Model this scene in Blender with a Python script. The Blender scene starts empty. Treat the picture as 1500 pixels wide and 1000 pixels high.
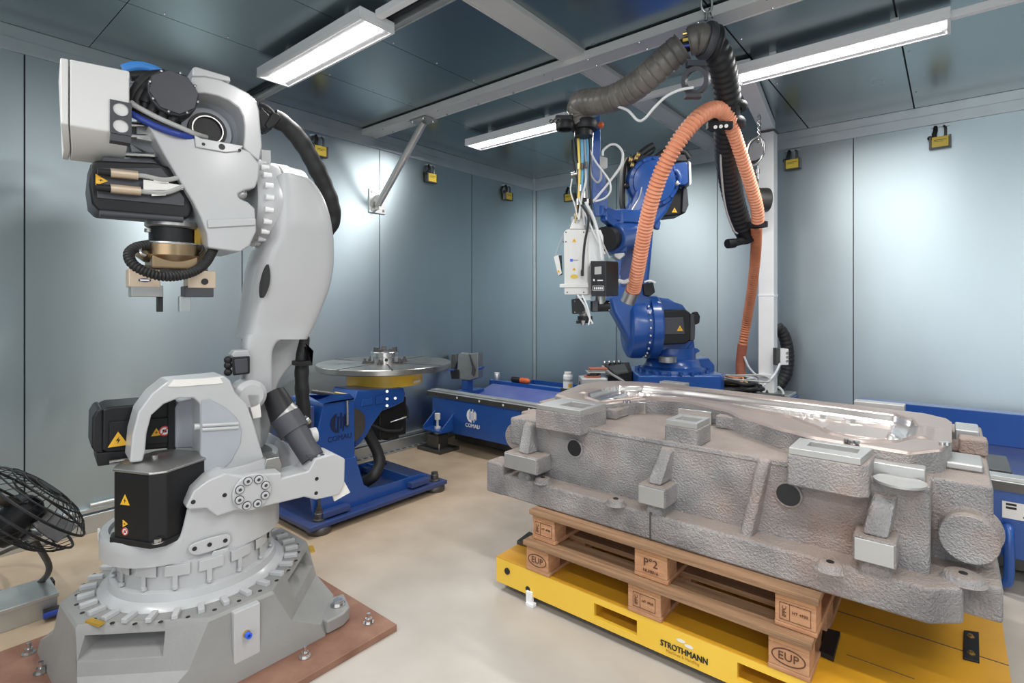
import bpy, bmesh, math, random
from mathutils import Vector as V, Matrix, noise

random.seed(7)
SC = bpy.context.scene
COL = SC.collection
PI = math.pi

# ------------------------------------------------------------------ camera, world, lights, exposure
HC = 1.47
PSI = math.radians(39.6)
cam_d = bpy.data.cameras.new('camera')
cam = bpy.data.objects.new('camera', cam_d)
COL.objects.link(cam)
cam.location = (0, 0, HC)
cam.rotation_euler = (PI / 2, 0, PSI)
cam_d.sensor_width = 36.0
cam_d.lens = 36.0 * 779.0 / 1500.0
cam_d.shift_y = (443.0 - 500.0) / 1500.0
cam_d.clip_start = 0.05
SC.camera = cam

W = bpy.data.worlds.new('hall_light')
SC.world = W
W.use_nodes = True
W.node_tree.nodes['Background'].inputs[0].default_value = (0.93, 0.96, 1.0, 1)
W.node_tree.nodes['Background'].inputs[1].default_value = 1.05

SC.view_settings.view_transform = 'Standard'
SC.view_settings.look = 'None'
SC.view_settings.exposure = 1.0
SC.view_settings.gamma = 1.0
SC.view_settings.use_curve_mapping = False
LAMP_EMIT = 7.0
LAMP_WATT = 14.5

# ------------------------------------------------------------------ drawing frame of the site survey
CP, SP = math.cos(PSI), math.sin(PSI)


def ray(px, py):
    r, u = (px - 750.0) / 779.0, (443.0 - py) / 779.0
    return V((r * CP - SP, r * SP + CP, u))


O0 = V((0, 0, HC))


def UX(px, py, x):
    d = ray(px, py)
    return O0 + d * (x / d.x)


def UY(px, py, y):
    d = ray(px, py)
    return O0 + d * (y / d.y)


def UZ(px, py, z):
    d = ray(px, py)
    return O0 + d * ((z - HC) / d.z)


def UD(px, py, d):
    return O0 + ray(px, py) * d


class Frame:
    """A turned frame: trace points on its planes."""
    def __init__(s, o, ang):
        s.o = V(o)
        s.ex = V((math.cos(ang), math.sin(ang), 0))
        s.ey = V((-math.sin(ang), math.cos(ang), 0))

    def X(s, px, py, lx):
        d = ray(px, py)
        t = (lx - (O0 - s.o).dot(s.ex)) / d.dot(s.ex)
        return O0 + d * t

    def Y(s, px, py, ly):
        d = ray(px, py)
        t = (ly - (O0 - s.o).dot(s.ey)) / d.dot(s.ey)
        return O0 + d * t

    def P(s, lx, ly, z):
        p = s.o + s.ex * lx + s.ey * ly
        return V((p.x, p.y, z))


# ------------------------------------------------------------------ materials
def mat(name, col, rough=0.5, metal=0.0, emit=None, estr=0.0, var=0.0, vscale=8.0, bump=0.0, bscale=60.0,
        col2=None, coat=0.0, spec=0.5, stretch=None, rvar=0.0):
    m = bpy.data.materials.new(name)
    m.use_nodes = True
    nt = m.node_tree
    b = nt.nodes['Principled BSDF']
    b.inputs['Base Color'].default_value = (*col, 1)
    b.inputs['Roughness'].default_value = rough
    b.inputs['Metallic'].default_value = metal
    b.inputs['Specular IOR Level'].default_value = spec
    if coat:
        b.inputs['Coat Weight'].default_value = coat
        b.inputs['Coat Roughness'].default_value = 0.15
    if emit:
        b.inputs['Emission Color'].default_value = (*emit, 1)
        b.inputs['Emission Strength'].default_value = estr
    if var or col2 or bump or rvar:
        tc = nt.nodes.new('ShaderNodeTexCoord')
        src = tc.outputs['Object']
        if stretch:
            mp = nt.nodes.new('ShaderNodeMapping')
            mp.inputs['Scale'].default_value = stretch
            nt.links.new(src, mp.inputs[0])
            src = mp.outputs[0]
    if var or col2 or rvar:
        n = nt.nodes.new('ShaderNodeTexNoise')
        n.inputs['Scale'].default_value = vscale
        n.inputs['Detail'].default_value = 6
        nt.links.new(src, n.inputs['Vector'])
        r = nt.nodes.new('ShaderNodeValToRGB')
        r.color_ramp.elements[0].position = 0.3
        r.color_ramp.elements[1].position = 0.7
        c2 = col2 or tuple(max(0, c * (1 - var)) for c in col)
        r.color_ramp.elements[0].color = (*c2, 1)
        r.color_ramp.elements[1].color = (*col, 1)
        nt.links.new(n.outputs['Fac'], r.inputs[0])
        if var or col2:
            nt.links.new(r.outputs[0], b.inputs['Base Color'])
        if rvar:
            mr = nt.nodes.new('ShaderNodeMapRange')
            mr.inputs[3].default_value = rough - rvar
            mr.inputs[4].default_value = rough + rvar
            nt.links.new(n.outputs['Fac'], mr.inputs[0])
            nt.links.new(mr.outputs[0], b.inputs['Roughness'])
    if bump:
        n2 = nt.nodes.new('ShaderNodeTexNoise')
        n2.inputs['Scale'].default_value = bscale
        n2.inputs['Detail'].default_value = 4
        nt.links.new(src, n2.inputs['Vector'])
        bp = nt.nodes.new('ShaderNodeBump')
        bp.inputs['Strength'].default_value = bump
        bp.inputs['Distance'].default_value = 0.01
        nt.links.new(n2.outputs['Fac'], bp.inputs['Height'])
        nt.links.new(bp.outputs[0], b.inputs['Normal'])
    return m


M = {}
M['galv_wall'] = mat('galvanised wall sheet', (0.475, 0.555, 0.59), 0.41, 1.0, var=0.07, vscale=2.5, rvar=0.03, stretch=(1, 1, 0.35))
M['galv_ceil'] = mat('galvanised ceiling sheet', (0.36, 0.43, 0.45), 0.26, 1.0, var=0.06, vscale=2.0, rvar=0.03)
M['galv_trim'] = mat('galvanised trim', (0.62, 0.66, 0.68), 0.42, 0.9, var=0.08, vscale=6)
M['galv_plain'] = mat('galvanised section steel', (0.60, 0.61, 0.60), 0.45, 0.85, var=0.12, vscale=10)
M['seam'] = mat('dark seam', (0.02, 0.025, 0.035), 0.7)
M['white_beam'] = mat('pale painted beam', (0.66, 0.66, 0.65), 0.5, 0.25, var=0.05)
M['white_lamp'] = mat('white lamp housing', (0.85, 0.85, 0.86), 0.4)
M['lamp_inner'] = mat('lamp reflector', (0.62, 0.62, 0.64), 0.45)
M['white_post'] = mat('white painted post', (0.80, 0.80, 0.80), 0.45, var=0.05)
M['lamp_glow'] = mat('lamp diffuser', (1, 1, 1), 0.4, emit=(1.0, 0.985, 0.96), estr=LAMP_EMIT)
M['grey_paint'] = mat('light grey robot paint', (0.50, 0.505, 0.515), 0.34, var=0.05, vscale=5, coat=0.25)
M['grey_cast'] = mat('grey painted casting', (0.30, 0.298, 0.29), 0.45, var=0.12, vscale=7, bump=0.08, bscale=90)
M['grey_inner'] = mat('blue grey inner paint', (0.40, 0.42, 0.46), 0.42, var=0.08)
M['off_white'] = mat('off white cabinet paint', (0.74, 0.735, 0.72), 0.45, var=0.02)
M['black_motor'] = mat('black motor paint', (0.011, 0.011, 0.013), 0.42, var=0.3, vscale=4, spec=0.35)
M['black_plastic'] = mat('black plastic', (0.013, 0.013, 0.015), 0.48, spec=0.35)
M['dark_grey'] = mat('dark grey cover', (0.055, 0.057, 0.068), 0.5, var=0.1)
M['rubber'] = mat('black rubber', (0.014, 0.014, 0.015), 0.55)
M['hose_dark'] = mat('worn black corrugated hose', (0.085, 0.082, 0.08), 0.36, col2=(0.19, 0.172, 0.152), vscale=8)
M['hose_orange'] = mat('orange corrugated hose', (0.84, 0.37, 0.22), 0.5, col2=(0.76, 0.29, 0.16), vscale=14)
M['hose_orange_dark'] = mat('dirty orange corrugated hose', (0.62, 0.22, 0.10), 0.55, col2=(0.42, 0.13, 0.06), vscale=7)
M['hose_rust'] = mat('rust red hose end', (0.33, 0.10, 0.06), 0.6)
M['steel'] = mat('bright steel', (0.62, 0.61, 0.60), 0.24, 1.0, rvar=0.06, vscale=20)
M['steel_dull'] = mat('dull steel', (0.46, 0.45, 0.44), 0.4, 1.0, var=0.15, vscale=12)
M['steel_dark'] = mat('dark steel', (0.14, 0.135, 0.13), 0.45, 0.8, var=0.2)
M['turned'] = mat('turned steel table', (0.50, 0.47, 0.43), 0.30, 1.0, var=0.22, vscale=5, rvar=0.08)
M['bronze'] = mat('bronze anodised', (0.40, 0.28, 0.165), 0.28, 1.0, var=0.08)
M['tan_block'] = mat('champagne anodised', (0.62, 0.50, 0.38), 0.42, 0.55)
M['blue'] = mat('gloss blue paint', (0.014, 0.080, 0.33), 0.30, coat=0.4, var=0.10, vscale=4)
M['blue_dusty'] = mat('dusty blue paint', (0.022, 0.055, 0.20), 0.42, col2=(0.06, 0.075, 0.17), vscale=3)
M['blue_tray'] = mat('faded blue tray', (0.16, 0.19, 0.42), 0.4, col2=(0.08, 0.12, 0.38), vscale=3)
M['blue_hose'] = mat('bright blue hose', (0.06, 0.28, 0.75), 0.4)
M['blue_cable'] = mat('blue cable', (0.02, 0.05, 0.30), 0.4)
M['sky_hose'] = mat('light blue hose', (0.18, 0.50, 0.80), 0.4)
M['yellow_hose'] = mat('yellow cable', (0.85, 0.62, 0.12), 0.45)
M['grey_cable'] = mat('grey cable', (0.42, 0.42, 0.41), 0.45)
M['white_cable'] = mat('white cable', (0.72, 0.73, 0.74), 0.45)
M['yellow'] = mat('yellow machine paint', (0.88, 0.57, 0.06), 0.36, col2=(0.84, 0.52, 0.045), vscale=3, coat=0.2)
M['yellow_top'] = mat('worn yellow deck paint', (0.74, 0.37, 0.02), 0.42, col2=(0.58, 0.29, 0.025), vscale=3.2, coat=0.1)
M['yellow_lock'] = mat('yellow lock', (0.72, 0.52, 0.06), 0.4)
M['brass'] = mat('brass', (0.70, 0.50, 0.20), 0.3, 1.0)
M['wood'] = mat('pallet wood', (0.50, 0.26, 0.12), 0.75, col2=(0.34, 0.16, 0.07), vscale=6, bump=0.3, bscale=30, stretch=(0.6, 6, 6))
M['wood_deck'] = mat('weathered pallet board', (0.40, 0.235, 0.125), 0.8, col2=(0.20, 0.11, 0.06), vscale=5, bump=0.35, bscale=26, stretch=(0.5, 7, 7))
M['wood_block'] = mat('pallet block', (0.58, 0.32, 0.17), 0.78, col2=(0.42, 0.20, 0.10), vscale=9, bump=0.3, bscale=40, stretch=(1, 1, 4))
M['wood_light'] = mat('orange pallet plank', (0.70, 0.33, 0.11), 0.7, col2=(0.55, 0.24, 0.08), vscale=6, stretch=(0.5, 6, 6))
M['stamp'] = mat('burnt stamp', (0.10, 0.04, 0.02), 0.8)
M['rust_plate'] = mat('rusty steel plate', (0.36, 0.20, 0.14), 0.55, 0.25, col2=(0.22, 0.105, 0.07), vscale=7, bump=0.25, bscale=30)
M['ink'] = mat('black ink', (0.012, 0.012, 0.014), 0.5)
M['white_ink'] = mat('white print', (0.86, 0.86, 0.86), 0.5)
M['navy_ink'] = mat('dark blue print', (0.008, 0.014, 0.06), 0.5)
M['warn'] = mat('warning yellow', (0.90, 0.50, 0.03), 0.5)
M['red_ink'] = mat('red print', (0.70, 0.06, 0.05), 0.5)
M['paper'] = mat('paper label', (0.80, 0.78, 0.74), 0.6)
M['gold_tag'] = mat('gold tag', (0.62, 0.38, 0.05), 0.4, 0.5)
M['orange_paint'] = mat('orange red paint', (0.65, 0.12, 0.03), 0.4)
M['blue_plastic'] = mat('vivid blue plastic', (0.03, 0.12, 0.75), 0.35)
M['cast_end'] = mat('machined pale face', (0.50, 0.50, 0.49), 0.42, 0.7, var=0.06)
M['lit_wall_plate'] = mat('bright metal for lit die wall', (0.80, 0.80, 0.79), 0.22, 1.0)  # carries the brightness of lit die walls seen through openings


def cast_material():
    """Raw grey casting: rough skin, dusty brown on what faces up, rusty patches."""
    m = bpy.data.materials.new('rough cast iron')
    m.use_nodes = True
    nt = m.node_tree
    N, L = nt.nodes, nt.links
    b = N['Principled BSDF']
    b.inputs['Roughness'].default_value = 0.55
    b.inputs['Metallic'].default_value = 0.35
    tc = N.new('ShaderNodeTexCoord')
    n1 = N.new('ShaderNodeTexNoise'); n1.inputs['Scale'].default_value = 5; n1.inputs['Detail'].default_value = 8
    L.new(tc.outputs['Object'], n1.inputs['Vector'])
    r1 = N.new('ShaderNodeValToRGB')
    r1.color_ramp.elements[0].position = 0.32; r1.color_ramp.elements[0].color = (0.21, 0.20, 0.205, 1)
    r1.color_ramp.elements[1].position = 0.68; r1.color_ramp.elements[1].color = (0.43, 0.415, 0.41, 1)
    L.new(n1.outputs['Fac'], r1.inputs[0])
    n2 = N.new('ShaderNodeTexNoise'); n2.inputs['Scale'].default_value = 2.3; n2.inputs['Detail'].default_value = 5
    L.new(tc.outputs['Object'], n2.inputs['Vector'])
    r2 = N.new('ShaderNodeValToRGB')
    r2.color_ramp.elements[0].position = 0.55; r2.color_ramp.elements[0].color = (0, 0, 0, 1)
    r2.color_ramp.elements[1].position = 0.74; r2.color_ramp.elements[1].color = (0.75, 0.75, 0.75, 1)
    L.new(n2.outputs['Fac'], r2.inputs[0])
    mx = N.new('ShaderNodeMix'); mx.data_type = 'RGBA'
    L.new(r2.outputs[0], mx.inputs[0]); L.new(r1.outputs[0], mx.inputs[6])
    mx.inputs[7].default_value = (0.46, 0.30, 0.23, 1)
    # settled dust lies on the upward faces
    ge = N.new('ShaderNodeNewGeometry'); sx = N.new('ShaderNodeSeparateXYZ')
    L.new(ge.outputs['True Normal'], sx.inputs[0])
    mr = N.new('ShaderNodeMapRange'); mr.inputs[1].default_value = 0.6; mr.inputs[2].default_value = 0.95
    mr.inputs[4].default_value = 0.7
    L.new(sx.outputs[2], mr.inputs[0])
    mx2 = N.new('ShaderNodeMix'); mx2.data_type = 'RGBA'
    L.new(mr.outputs[0], mx2.inputs[0]); L.new(mx.outputs[2], mx2.inputs[6])
    mx2.inputs[7].default_value = (0.40, 0.325, 0.28, 1)
    L.new(mx2.outputs[2], b.inputs['Base Color'])
    v = N.new('ShaderNodeTexNoise'); v.inputs['Scale'].default_value = 120; v.inputs['Detail'].default_value = 3
    v.inputs['Roughness'].default_value = 0.6
    L.new(tc.outputs['Object'], v.inputs['Vector'])
    bp = N.new('ShaderNodeBump'); bp.inputs['Strength'].default_value = 1.0; bp.inputs['Distance'].default_value = 0.012
    L.new(v.outputs['Fac'], bp.inputs['Height']); L.new(bp.outputs[0], b.inputs['Normal'])
    return m


M['cast'] = cast_material()
M['die'] = mat('dull machined die rim', (0.40, 0.335, 0.305), 0.42, 0.45, col2=(0.33, 0.27, 0.245), vscale=3, rvar=0.06)
M['die_wall'] = mat('polished die wall', (0.70, 0.68, 0.67), 0.33, 1.0, rvar=0.05)
M['die_floor'] = mat('pale machined die floor', (0.46, 0.41, 0.385), 0.42, 0.6, var=0.1, vscale=5)


def floor_material():
    m = bpy.data.materials.new('sealed beige floor')
    m.use_nodes = True
    nt = m.node_tree
    N, L = nt.nodes, nt.links
    b = N['Principled BSDF']
    tc = N.new('ShaderNodeTexCoord')
    n1 = N.new('ShaderNodeTexNoise'); n1.inputs['Scale'].default_value = 3.5; n1.inputs['Detail'].default_value = 9
    L.new(tc.outputs['Object'], n1.inputs['Vector'])
    ra = N.new('ShaderNodeValToRGB')
    ra.color_ramp.elements[0].position = 0.3; ra.color_ramp.elements[0].color = (0.44, 0.40, 0.355, 1)
    ra.color_ramp.elements[1].position = 0.7; ra.color_ramp.elements[1].color = (0.52, 0.48, 0.435, 1)
    L.new(n1.outputs['Fac'], ra.inputs[0])
    rb = N.new('ShaderNodeValToRGB')
    rb.color_ramp.elements[0].position = 0.3; rb.color_ramp.elements[0].color = (0.42, 0.31, 0.205, 1)
    rb.color_ramp.elements[1].position = 0.7; rb.color_ramp.elements[1].color = (0.56, 0.435, 0.305, 1)
    L.new(n1.outputs['Fac'], rb.inputs[0])
    sx = N.new('ShaderNodeSeparateXYZ'); L.new(tc.outputs['Object'], sx.inputs[0])
    n2 = N.new('ShaderNodeTexNoise'); n2.inputs['Scale'].default_value = 1.1; n2.inputs['Detail'].default_value = 4
    L.new(tc.outputs['Object'], n2.inputs['Vector'])
    ad = N.new('ShaderNodeMath'); ad.operation = 'MULTIPLY_ADD'
    L.new(n2.outputs['Fac'], ad.inputs[0]); ad.inputs[1].default_value = 1.1
    L.new(sx.outputs[0], ad.inputs[2])
    mr = N.new('ShaderNodeMapRange')
    mr.inputs[1].default_value = -2.6; mr.inputs[2].default_value = -1.3
    mr.inputs[3].default_value = 1.0; mr.inputs[4].default_value = 0.0
    L.new(ad.outputs[0], mr.inputs[0])
    mx = N.new('ShaderNodeMix'); mx.data_type = 'RGBA'
    L.new(mr.outputs[0], mx.inputs[0]); L.new(ra.outputs[0], mx.inputs[6]); L.new(rb.outputs[0], mx.inputs[7])
    L.new(mx.outputs[2], b.inputs['Base Color'])
    b.inputs['Roughness'].default_value = 0.42
    return m


M['floor'] = floor_material()




def drawn(name, rough, aniso):
    """rolled sheet: reflections smear upright"""
    nt = M[name].node_tree
    b = nt.nodes['Principled BSDF']
    b.inputs['Anisotropic'].default_value = aniso
    c = nt.nodes.new('ShaderNodeCombineXYZ')
    c.inputs[2].default_value = 1.0
    nt.links.new(c.outputs[0], b.inputs['Tangent'])


drawn('galv_wall', .36, .7)


# ------------------------------------------------------------------ mesh tools
def catmull(pts, sub=6, closed=False):
    pts = [V(p) for p in pts]
    n = len(pts)
    out = []
    rng = range(n if closed else n - 1)
    for i in rng:
        if closed:
            a, b, c, d = pts[(i - 1) % n], pts[i], pts[(i + 1) % n], pts[(i + 2) % n]
        else:
            b, c = pts[i], pts[i + 1]
            a = pts[i - 1] if i else b * 2 - c
            d = pts[i + 2] if i + 2 < n else c * 2 - b
        for k in range(sub):
            t = k / sub
            out.append(0.5 * ((2 * b) + (c - a) * t + (2 * a - 5 * b + 4 * c - d) * t * t + (3 * b - a - 3 * c + d) * t ** 3))
    if not closed:
        out.append(pts[-1])
    return out


def resample(pts, step):
    out = [pts[0].copy()]
    acc = 0.0
    for a, b in zip(pts, pts[1:]):
        L = (b - a).length
        if L < 1e-9:
            continue
        t = step - acc
        while t <= L:
            out.append(a.lerp(b, t / L))
            t += step
        acc = (acc + L) % step
    if (out[-1] - pts[-1]).length > step * 0.3:
        out.append(pts[-1].copy())
    return out


def basis(axis):
    w = V(axis).normalized()
    u = w.orthogonal().normalized()
    return u, w.cross(u), w


class MB:
    def __init__(s):
        s.v, s.f = [], []

    def add(s, vs, fs):
        o = len(s.v)
        s.v += [V(v) for v in vs]
        s.f += [tuple(i + o for i in f) for f in fs]
        return s

    def boxmm(s, a, b):
        x0, y0, z0 = (min(a[i], b[i]) for i in range(3))
        x1, y1, z1 = (max(a[i], b[i]) for i in range(3))
        return s.add([(x0, y0, z0), (x1, y0, z0), (x1, y1, z0), (x0, y1, z0), (x0, y0, z1), (x1, y0, z1), (x1, y1, z1), (x0, y1, z1)],
                     [(0, 3, 2, 1), (4, 5, 6, 7), (0, 1, 5, 4), (1, 2, 6, 5), (2, 3, 7, 6), (3, 0, 4, 7)])

    def box(s, c, ex, ey, ez):
        """box from centre and three half-extent vectors"""
        c, ex, ey, ez = V(c), V(ex), V(ey), V(ez)
        vs = [c + ex * i + ey * j + ez * k for k in (-1, 1) for (i, j) in ((-1, -1), (1, -1), (1, 1), (-1, 1))]
        return s.add(vs, [(0, 3, 2, 1), (4, 5, 6, 7), (0, 1, 5, 4), (1, 2, 6, 5), (2, 3, 7, 6), (3, 0, 4, 7)])

    def bar(s, a, b, w, h, up=(0, 0, 1)):
        a, b = V(a), V(b)
        d = (b - a)
        u = d.normalized()
        sd = u.cross(V(up))
        if sd.length < 1e-4:
            sd = u.cross(V((1, 0, 0)))
        sd.normalize()
        uu = sd.cross(u)
        return s.box((a + b) / 2, d / 2, sd * w / 2, uu * h / 2)

    def cyl(s, a, b, r, r2=None, n=24):
        a, b = V(a), V(b)
        r2 = r if r2 is None else r2
        u, w, _ = basis(b - a)
        vs = []
        for p, q in ((a, r), (b, r2)):
            for i in range(n):
                t = 2 * PI * i / n
                vs.append(p + (u * math.cos(t) + w * math.sin(t)) * q)
        fs = [(i, (i + 1) % n, n + (i + 1) % n, n + i) for i in range(n)]
        fs += [tuple(range(n))[::-1], tuple(range(n, 2 * n))]
        return s.add(vs, fs)

    def lathe(s, prof, o, axis=(0, 0, 1), n=32, caps=True, a0=0.0, a1=2 * PI):
        o = V(o)
        u, w, ax = basis(axis)
        if abs(V(axis).normalized().z) > 0.99:
            u, w, ax = V((1, 0, 0)), V((0, 1, 0)), V((0, 0, 1))
        full = abs(a1 - a0 - 2 * PI) < 1e-6
        m = n if full else n + 1
        vs, fs = [], []
        for (r, h) in prof:
            for i in range(m):
                t = a0 + (a1 - a0) * i / n
                vs.append(o + ax * h + (u * math.cos(t) + w * math.sin(t)) * r)
        for k in range(len(prof) - 1):
            for i in range(n):
                j = (i + 1) % m
                fs.append((k * m + i, k * m + j, (k + 1) * m + j, (k + 1) * m + i))
        if caps and full:
            if prof[0][0] > 1e-6:
                fs.append(tuple(range(m))[::-1])
            if prof[-1][0] > 1e-6:
                fs.append(tuple(range((len(prof) - 1) * m, len(prof) * m)))
        return s.add(vs, fs)

    def ring(s, o, axis, r0, r1, h, n=32):
        """flat ring of square section"""
        return s.lathe([(r0, 0), (r1, 0), (r1, h), (r0, h), (r0, 0)], o, axis, n, caps=False)

    def sphere(s, c, r, n=12, sc=(1, 1, 1)):
        c = V(c)
        m = max(4, n // 2)
        vs, fs = [], []
        for j in range(m + 1):
            p = PI * j / m
            for i in range(n):
                t = 2 * PI * i / n
                vs.append(c + V((math.sin(p) * math.cos(t) * r * sc[0], math.sin(p) * math.sin(t) * r * sc[1], math.cos(p) * r * sc[2])))
        for j in range(m):
            for i in range(n):
                k = (i + 1) % n
                fs.append((j * n + i, (j + 1) * n + i, (j + 1) * n + k, j * n + k))
        return s.add(vs, fs)

    def tube(s, pts, r, n=10, sub=6, rf=None, step=None, caps=True, closed=False):
        """round tube along a smooth path; rf(arc length, fraction) scales the radius"""
        P = catmull(pts, sub, closed) if sub > 1 else [V(p) for p in pts]
        if step:
            P = resample(P, step)
        m = len(P)
        T = []
        for i in range(m):
            if closed:
                t = P[(i + 1) % m] - P[i - 1]
            else:
                t = P[min(i + 1, m - 1)] - P[max(i - 1, 0)]
            T.append(t.normalized())
        u = T[0].orthogonal().normalized()
        arc = 0.0
        tot = sum((P[i + 1] - P[i]).length for i in range(m - 1)) or 1
        vs, fs = [], []
        for i in range(m):
            if i:
                arc += (P[i] - P[i - 1]).length
                u = (u - T[i] * u.dot(T[i]))
                u = u.normalized() if u.length > 1e-6 else T[i].orthogonal().normalized()
            w = T[i].cross(u)
            rr = r * (rf(arc, arc / tot) if rf else 1)
            for k in range(n):
                t = 2 * PI * k / n
                vs.append(P[i] + (u * math.cos(t) + w * math.sin(t)) * rr)
        for i in range(m if closed else m - 1):
            j = (i + 1) % m
            for k in range(n):
                q = (k + 1) % n
                fs.append((i * n + k, i * n + q, j * n + q, j * n + k))
        if caps and not closed:
            fs.append(tuple(range(n))[::-1])
            fs.append(tuple(range((m - 1) * n, m * n)))
        return s.add(vs, fs)

    def prism(s, poly, vec, smooth=0, closed=True):
        """polygon of 3D points swept along vec"""
        P = [V(p) for p in poly]
        if smooth:
            P = catmull(P, smooth, True)
        vec = V(vec)
        n = len(P)
        vs = P + [p + vec for p in P]
        fs = [tuple(range(n)), tuple(range(2 * n - 1, n - 1, -1))]
        fs += [(i, n + i, n + (i + 1) % n, (i + 1) % n) for i in range(n)]
        return s.add(vs, fs)

    def frame_prism(s, outer, inner, vec):
        """ring plate: outer and inner outlines with the same number of points"""
        n = len(outer)
        vec = V(vec)
        vs = [V(p) for p in outer] + [V(p) for p in inner]
        vs += [v + vec for v in vs]
        fs = []
        for i in range(n):
            j = (i + 1) % n
            fs += [(i, j, n + j, n + i), (2 * n + i, 3 * n + i, 3 * n + j, 2 * n + j),
                   (i, 2 * n + i, 2 * n + j, j), (n + i, n + j, 3 * n + j, 3 * n + i)]
        return s.add(vs, fs)

    def hull(s, pts):
        bm = bmesh.new()
        for p in pts:
            bm.verts.new(V(p))
        r = bmesh.ops.convex_hull(bm, input=bm.verts)
        bmesh.ops.delete(bm, geom=[g for g in r['geom_interior'] if isinstance(g, bmesh.types.BMVert)] , context='VERTS')
        bmesh.ops.dissolve_limit(bm, angle_limit=0.03, verts=bm.verts, edges=bm.edges)
        bm.verts.index_update()
        vs = [v.co.copy() for v in bm.verts]
        fs = [tuple(v.index for v in f.verts) for f in bm.faces]
        bm.free()
        return s.add(vs, fs)

    def quad(s, a, b, c, d):
        return s.add([a, b, c, d], [(0, 1, 2, 3)])

    def loft(s, rings, caps=True):
        n = len(rings[0])
        vs = [V(p) for r in rings for p in r]
        fs = []
        for k in range(len(rings) - 1):
            for i in range(n):
                j = (i + 1) % n
                fs.append((k * n + i, k * n + j, (k + 1) * n + j, (k + 1) * n + i))
        if caps:
            fs.append(tuple(range(n))[::-1])
            fs.append(tuple(range((len(rings) - 1) * n, len(rings) * n)))
        return s.add(vs, fs)

    def build(s, name, m, parent=None, bevel=0.0, seg=2, angle=38, recalc=True, loc=None, wn=False):
        off = wloc(parent) if parent else V((0, 0, 0))
        if loc is not None:
            off = off + V(loc)
        me = bpy.data.meshes.new(name)
        me.from_pydata([v - off for v in s.v], [], s.f)
        if recalc:
            bm = bmesh.new()
            bm.from_mesh(me)
            bmesh.ops.recalc_face_normals(bm, faces=bm.faces)
            bm.to_mesh(me)
            bm.free()
        me.polygons.foreach_set('use_smooth', [True] * len(me.polygons))
        me.set_sharp_from_angle(angle=math.radians(angle))
        me.materials.append(M[m] if isinstance(m, str) else m)
        o = bpy.data.objects.new(name, me)
        COL.objects.link(o)
        if parent:
            o.parent = parent
        if loc is not None:
            o.location = loc
        if bevel:
            b = o.modifiers.new('edges', 'BEVEL')
            b.width = bevel
            b.segments = seg
            b.limit_method = 'ANGLE'
            b.angle_limit = math.radians(35)
            b.use_clamp_overlap = True
            b.harden_normals = True
        return o


def wloc(o):
    p = V((0, 0, 0))
    while o:
        p += o.location
        o = o.parent
    return p


def tag(o, label=None, cat=None, group=None, kind=None):
    if label:
        o['label'] = label
    if cat:
        o['category'] = cat
    if group:
        o['group'] = group
    if kind:
        o['kind'] = kind
    return o


def thing(name, loc, label, cat, group=None):
    o = bpy.data.objects.new(name, None)
    o.empty_display_size = 0.05
    o.location = loc
    COL.objects.link(o)
    return tag(o, label, cat, group)


def kids(o):
    return [c for c in bpy.data.objects if c.parent == o]


def copy_tree(o, parent=None):
    c = o.copy()
    COL.objects.link(c)
    c.parent = parent
    for ch in kids(o):
        copy_tree(ch, c)
    return c


def text(body, size, o, xd, ud, m, parent, name, bold=0.0, align='CENTER', ext=0.0008, sx=1.0):
    """flat lettering lying at o, reading along xd, upright along ud"""
    cu = bpy.data.curves.new('t', 'FONT')
    cu.body = body
    cu.size = size
    cu.align_x = align
    cu.align_y = 'CENTER'
    cu.extrude = ext
    cu.resolution_u = 3
    t = bpy.data.objects.new('t', cu)
    COL.objects.link(t)
    dg = bpy.context.evaluated_depsgraph_get()
    me = bpy.data.meshes.new_from_object(t.evaluated_get(dg))
    bpy.data.objects.remove(t)
    bpy.data.curves.remove(cu)
    if bold:                       # heavier strokes: the same outline laid down three times, a hair apart
        bm = bmesh.new()
        for k in (-1, 0, 1):
            n0 = len(bm.verts)
            bm.from_mesh(me)
            bm.verts.ensure_lookup_table()
            for v in bm.verts[n0:]:
                v.co += V((k * bold, k * bold * .4, k * .00004))
        bm.to_mesh(me)
        bm.free()
    xd, ud = V(xd).normalized(), V(ud).normalized()
    nd = xd.cross(ud)
    off = wloc(parent) if parent else V((0, 0, 0))
    for v in me.vertices:
        v.co = V(o) + xd * v.co.x * sx + ud * v.co.y + nd * v.co.z - off
    me.materials.clear()
    me.materials.append(M[m])
    ob = bpy.data.objects.new(name, me)
    COL.objects.link(ob)
    if parent:
        ob.parent = parent
    return ob


def warn_sign(o, xd, ud, size, parent, name='warning_sign'):
    """yellow triangle with a black border and bolt"""
    o, xd, ud = V(o), V(xd).normalized(), V(ud).normalized()
    nd = xd.cross(ud)
    h = size

    def tri(k, e):
        return [o + xd * (-h * .55 * k) + ud * (-h * .42 * k) + nd * e, o + xd * (h * .55 * k) + ud * (-h * .42 * k) + nd * e, o + ud * (h * .55 * k) + nd * e]
    a = MB().prism(tri(1.0, 0.0), nd * 0.0012).build(name, 'warn', parent)
    MB().prism([o + xd * h * .07 + ud * h * .22 + nd * .0012, o - xd * h * .13 - ud * h * .05 + nd * .0012, o - xd * h * .01 - ud * h * .05 + nd * .0012,
                o - xd * h * .05 - ud * h * .26 + nd * .0012, o + xd * h * .13 + ud * h * .02 + nd * .0012, o + xd * h * .01 + ud * h * .02 + nd * .0012],
               nd * .0006).build('bolt_symbol', 'ink', parent)
    return a


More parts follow.
